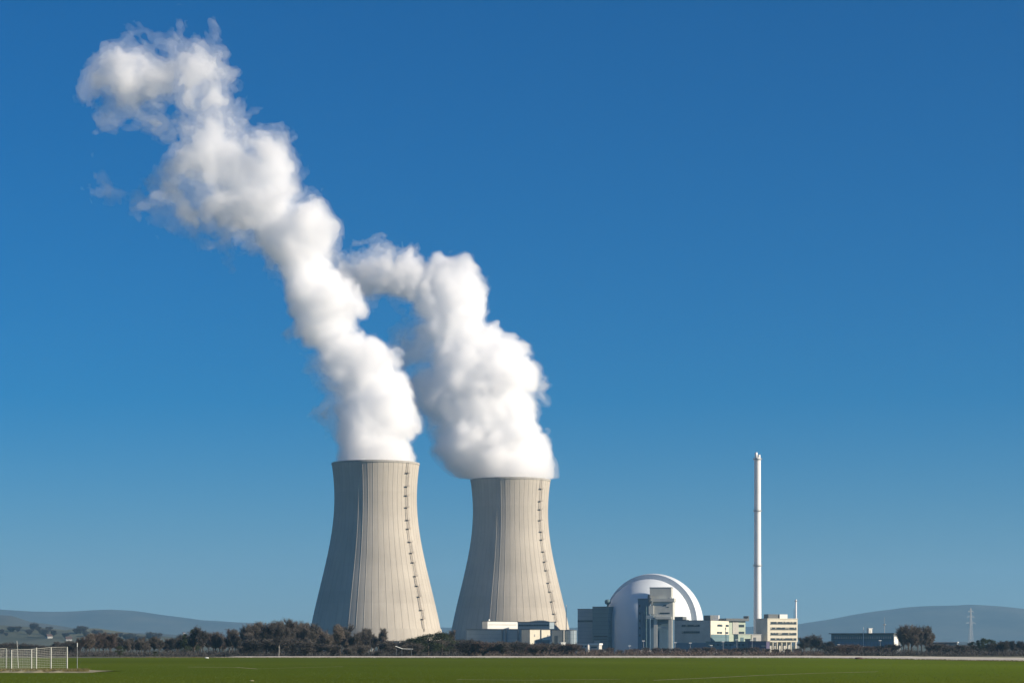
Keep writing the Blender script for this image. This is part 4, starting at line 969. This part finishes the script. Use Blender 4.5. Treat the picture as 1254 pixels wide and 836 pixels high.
# ------------------------------------------------------------------ farmhouses on the rising land
M_PLASTER = material('house_plaster', (0.40, 0.39, 0.36), 0.9, 0.1, 0.3)
M_TILE = material('dark_tiles', (0.09, 0.06, 0.05), 0.9, 0.2, 1.0)
def house(px, yb, which, wd, dp, h, rz, label, roofm=M_TILE):
    p = on_slope(px, yb, which)
    t = empty('farmhouse', (p.x, p.y, p.z), rz, label, 'house', 'farmhouses on the rising land')
    MB().box(-wd/2, -dp/2, -2.5, wd/2, dp/2, h).build('wall', M_PLASTER, t)
    b = MB(); o = .5; rhh = dp*.45
    for x in (-wd/2-o, wd/2+o): b.v += [(x, -dp/2-o, h-.2), (x, dp/2+o, h-.2), (x, 0, h+rhh)]
    b.f = [(0, 1, 2), (3, 5, 4), (0, 2, 5, 3), (1, 4, 5, 2), (0, 3, 4, 1)]
    r_ = b.build('roof', roofm, t); MB().box(wd*.2, -.4, h+rhh*.6, wd*.2+.8, .4, h+rhh+1).build('chimney', M_TILE, r_)
    for i in range(3): MB().box(-wd/2+wd*(.2+.3*i)-.5, -dp/2-.08, h*.4, -wd/2+wd*(.2+.3*i)+.5, -dp/2+.05, h*.75).build('window', M_GLASS, t)
house(60, 781, 0, 7.5, 6, 2.6, R(40), 'small white farmhouse with dark roof above the middle of the mesh pen')
house(84, 784, 0, 8, 7, 2.4, R(20), 'pale farmhouse on the slope above the right end of the mesh pen')
house(225, 777, 1, 8, 7, 6, R(30), 'tiny pale house just left of the double-peaked tree clump')

# ------------------------------------------------------------------ white mesh pen
Yp = 187.0; kf = Yp/F
pen = empty('mesh_fence', ((42-627)*kf, Yp, 0), 0, 'white wire mesh pen fence with posts at the left edge of the field', 'fence')
def fx(px): return (px-42)*kf
POST = [(-12, 795.5, 822, 0), (14.0, 795, 821, 0), (38.5, 794.2, 820.4, 1.0), (62.5, 791.8, 819.5, 2.6), (82.2, 791.4, 819.2, 3.2)]
BACK = [(-24, 795, 813, 34), (7.6, 793, 812.5, 36), (44.6, 792.2, 813.5, 34), (82.2, 791.4, 819.2, 3.2)]
def zof(py, dy): return EYE + (HOR-py)*(Yp+dy)/F
def fxx(px, dy): return (px-627)*(Yp+dy)/F - (42-627)*kf
def fence_run(pts):
    for a in pts:
        px, yt, yb, dy = a
        MB().tube((fxx(px, dy), dy, -.1), (fxx(px, dy), dy, zof(yt, dy)), .055, .055, 6).build('post', M_FENCE, pen)
    for (pa, ya, ba, da), (pb, yb_, bb_, db) in zip(pts, pts[1:]):
        m = MB(); A = Vector((fxx(pa, da), da, 0)); B = Vector((fxx(pb, db), db, 0)); ha, hb_ = zof(ya, da), zof(yb_, db)
        L = (B-A).length; nv = int(L/0.16); nh = 13
        for i in range(nh+1):
            f = 0.03 + .96*i/nh; th_ = .03 if i in (0, nh) else .014
            m.bar(A+Vector((0, 0, ha*f)), B+Vector((0, 0, hb_*f)), th_)
        for i in range(1, nv):
            t = i/nv; p = A.lerp(B, t); m.bar((p.x, p.y, .03*ha), (p.x, p.y, ha+(hb_-ha)*t), .009)
        m.build('mesh_panel', M_FENCE, pen)
fence_run(POST); fence_run(BACK[:3]); 
mast('marker_pole', 22.5, 784.0, 230, .025, 'thin leaning pale pole rising behind the mesh pen', M_WMETAL).rotation_euler = (0, R(-3), 0)
mk = mast('boundary_post', 94.6, 787.0, 200, .028, 'dark thin post with a white tip right of the mesh pen', M_STEEL)
MB().tube((0, 0, 2.1), (0, 0, EYE+(HOR-786.6)*200/F), .04, .04, 6).build('white_tip', M_WMETAL, mk)
for i, (px, yy) in enumerate(((1051.5, 806.6), (253, 800.5), (308, 833.5))):
    Y = EYE*F/(max(yy, 805.5)-HOR); nm = ('dark_clod', 'white_stone', 'pale_stone')[i]
    b = MB(); b.lathe([(.05, .0), (.5, .0), (.62, .16), (.4, .36), (.05, .42)], 9, rad=lambda r, z, t, k: r*(1+.25*math.sin(3*t+k)))
    o = b.build(nm, (M_TILE, M_WMETAL, M_SOIL)[i], None, True, loc=((px-627)*Y/F, Y, 0)); o.scale = (1.6, 1, 1) if i == 0 else ((.8, .5, .7) if i == 1 else (.22, .16, .15))
    tag(o, ('dark clod of earth at the field edge below the teal hall', 'white stone at the field edge in front of the tree belt', 'small pale stone lying in the near green field')[i], 'clod' if i == 0 else 'stone')
# ------------------------------------------------------------------ haze
hm = bpy.data.materials.new('haze_air'); hm.use_nodes = True; ht = hm.node_tree; ht.nodes.clear()
ho = ht.nodes.new('ShaderNodeOutputMaterial'); hv = ht.nodes.new('ShaderNodeVolumePrincipled')
hv.inputs['Color'].default_value = (0.31, 0.63, 0.92, 1); hv.inputs['Density'].default_value = 6.0e-5; hv.inputs['Anisotropy'].default_value = 0.1
ht.links.new(hv.outputs[0], ho.inputs['Volume'])
tag(MB().box(-6500, -650, -1.5, 6500, 15000, 540).build('haze', hm), kind='stuff')
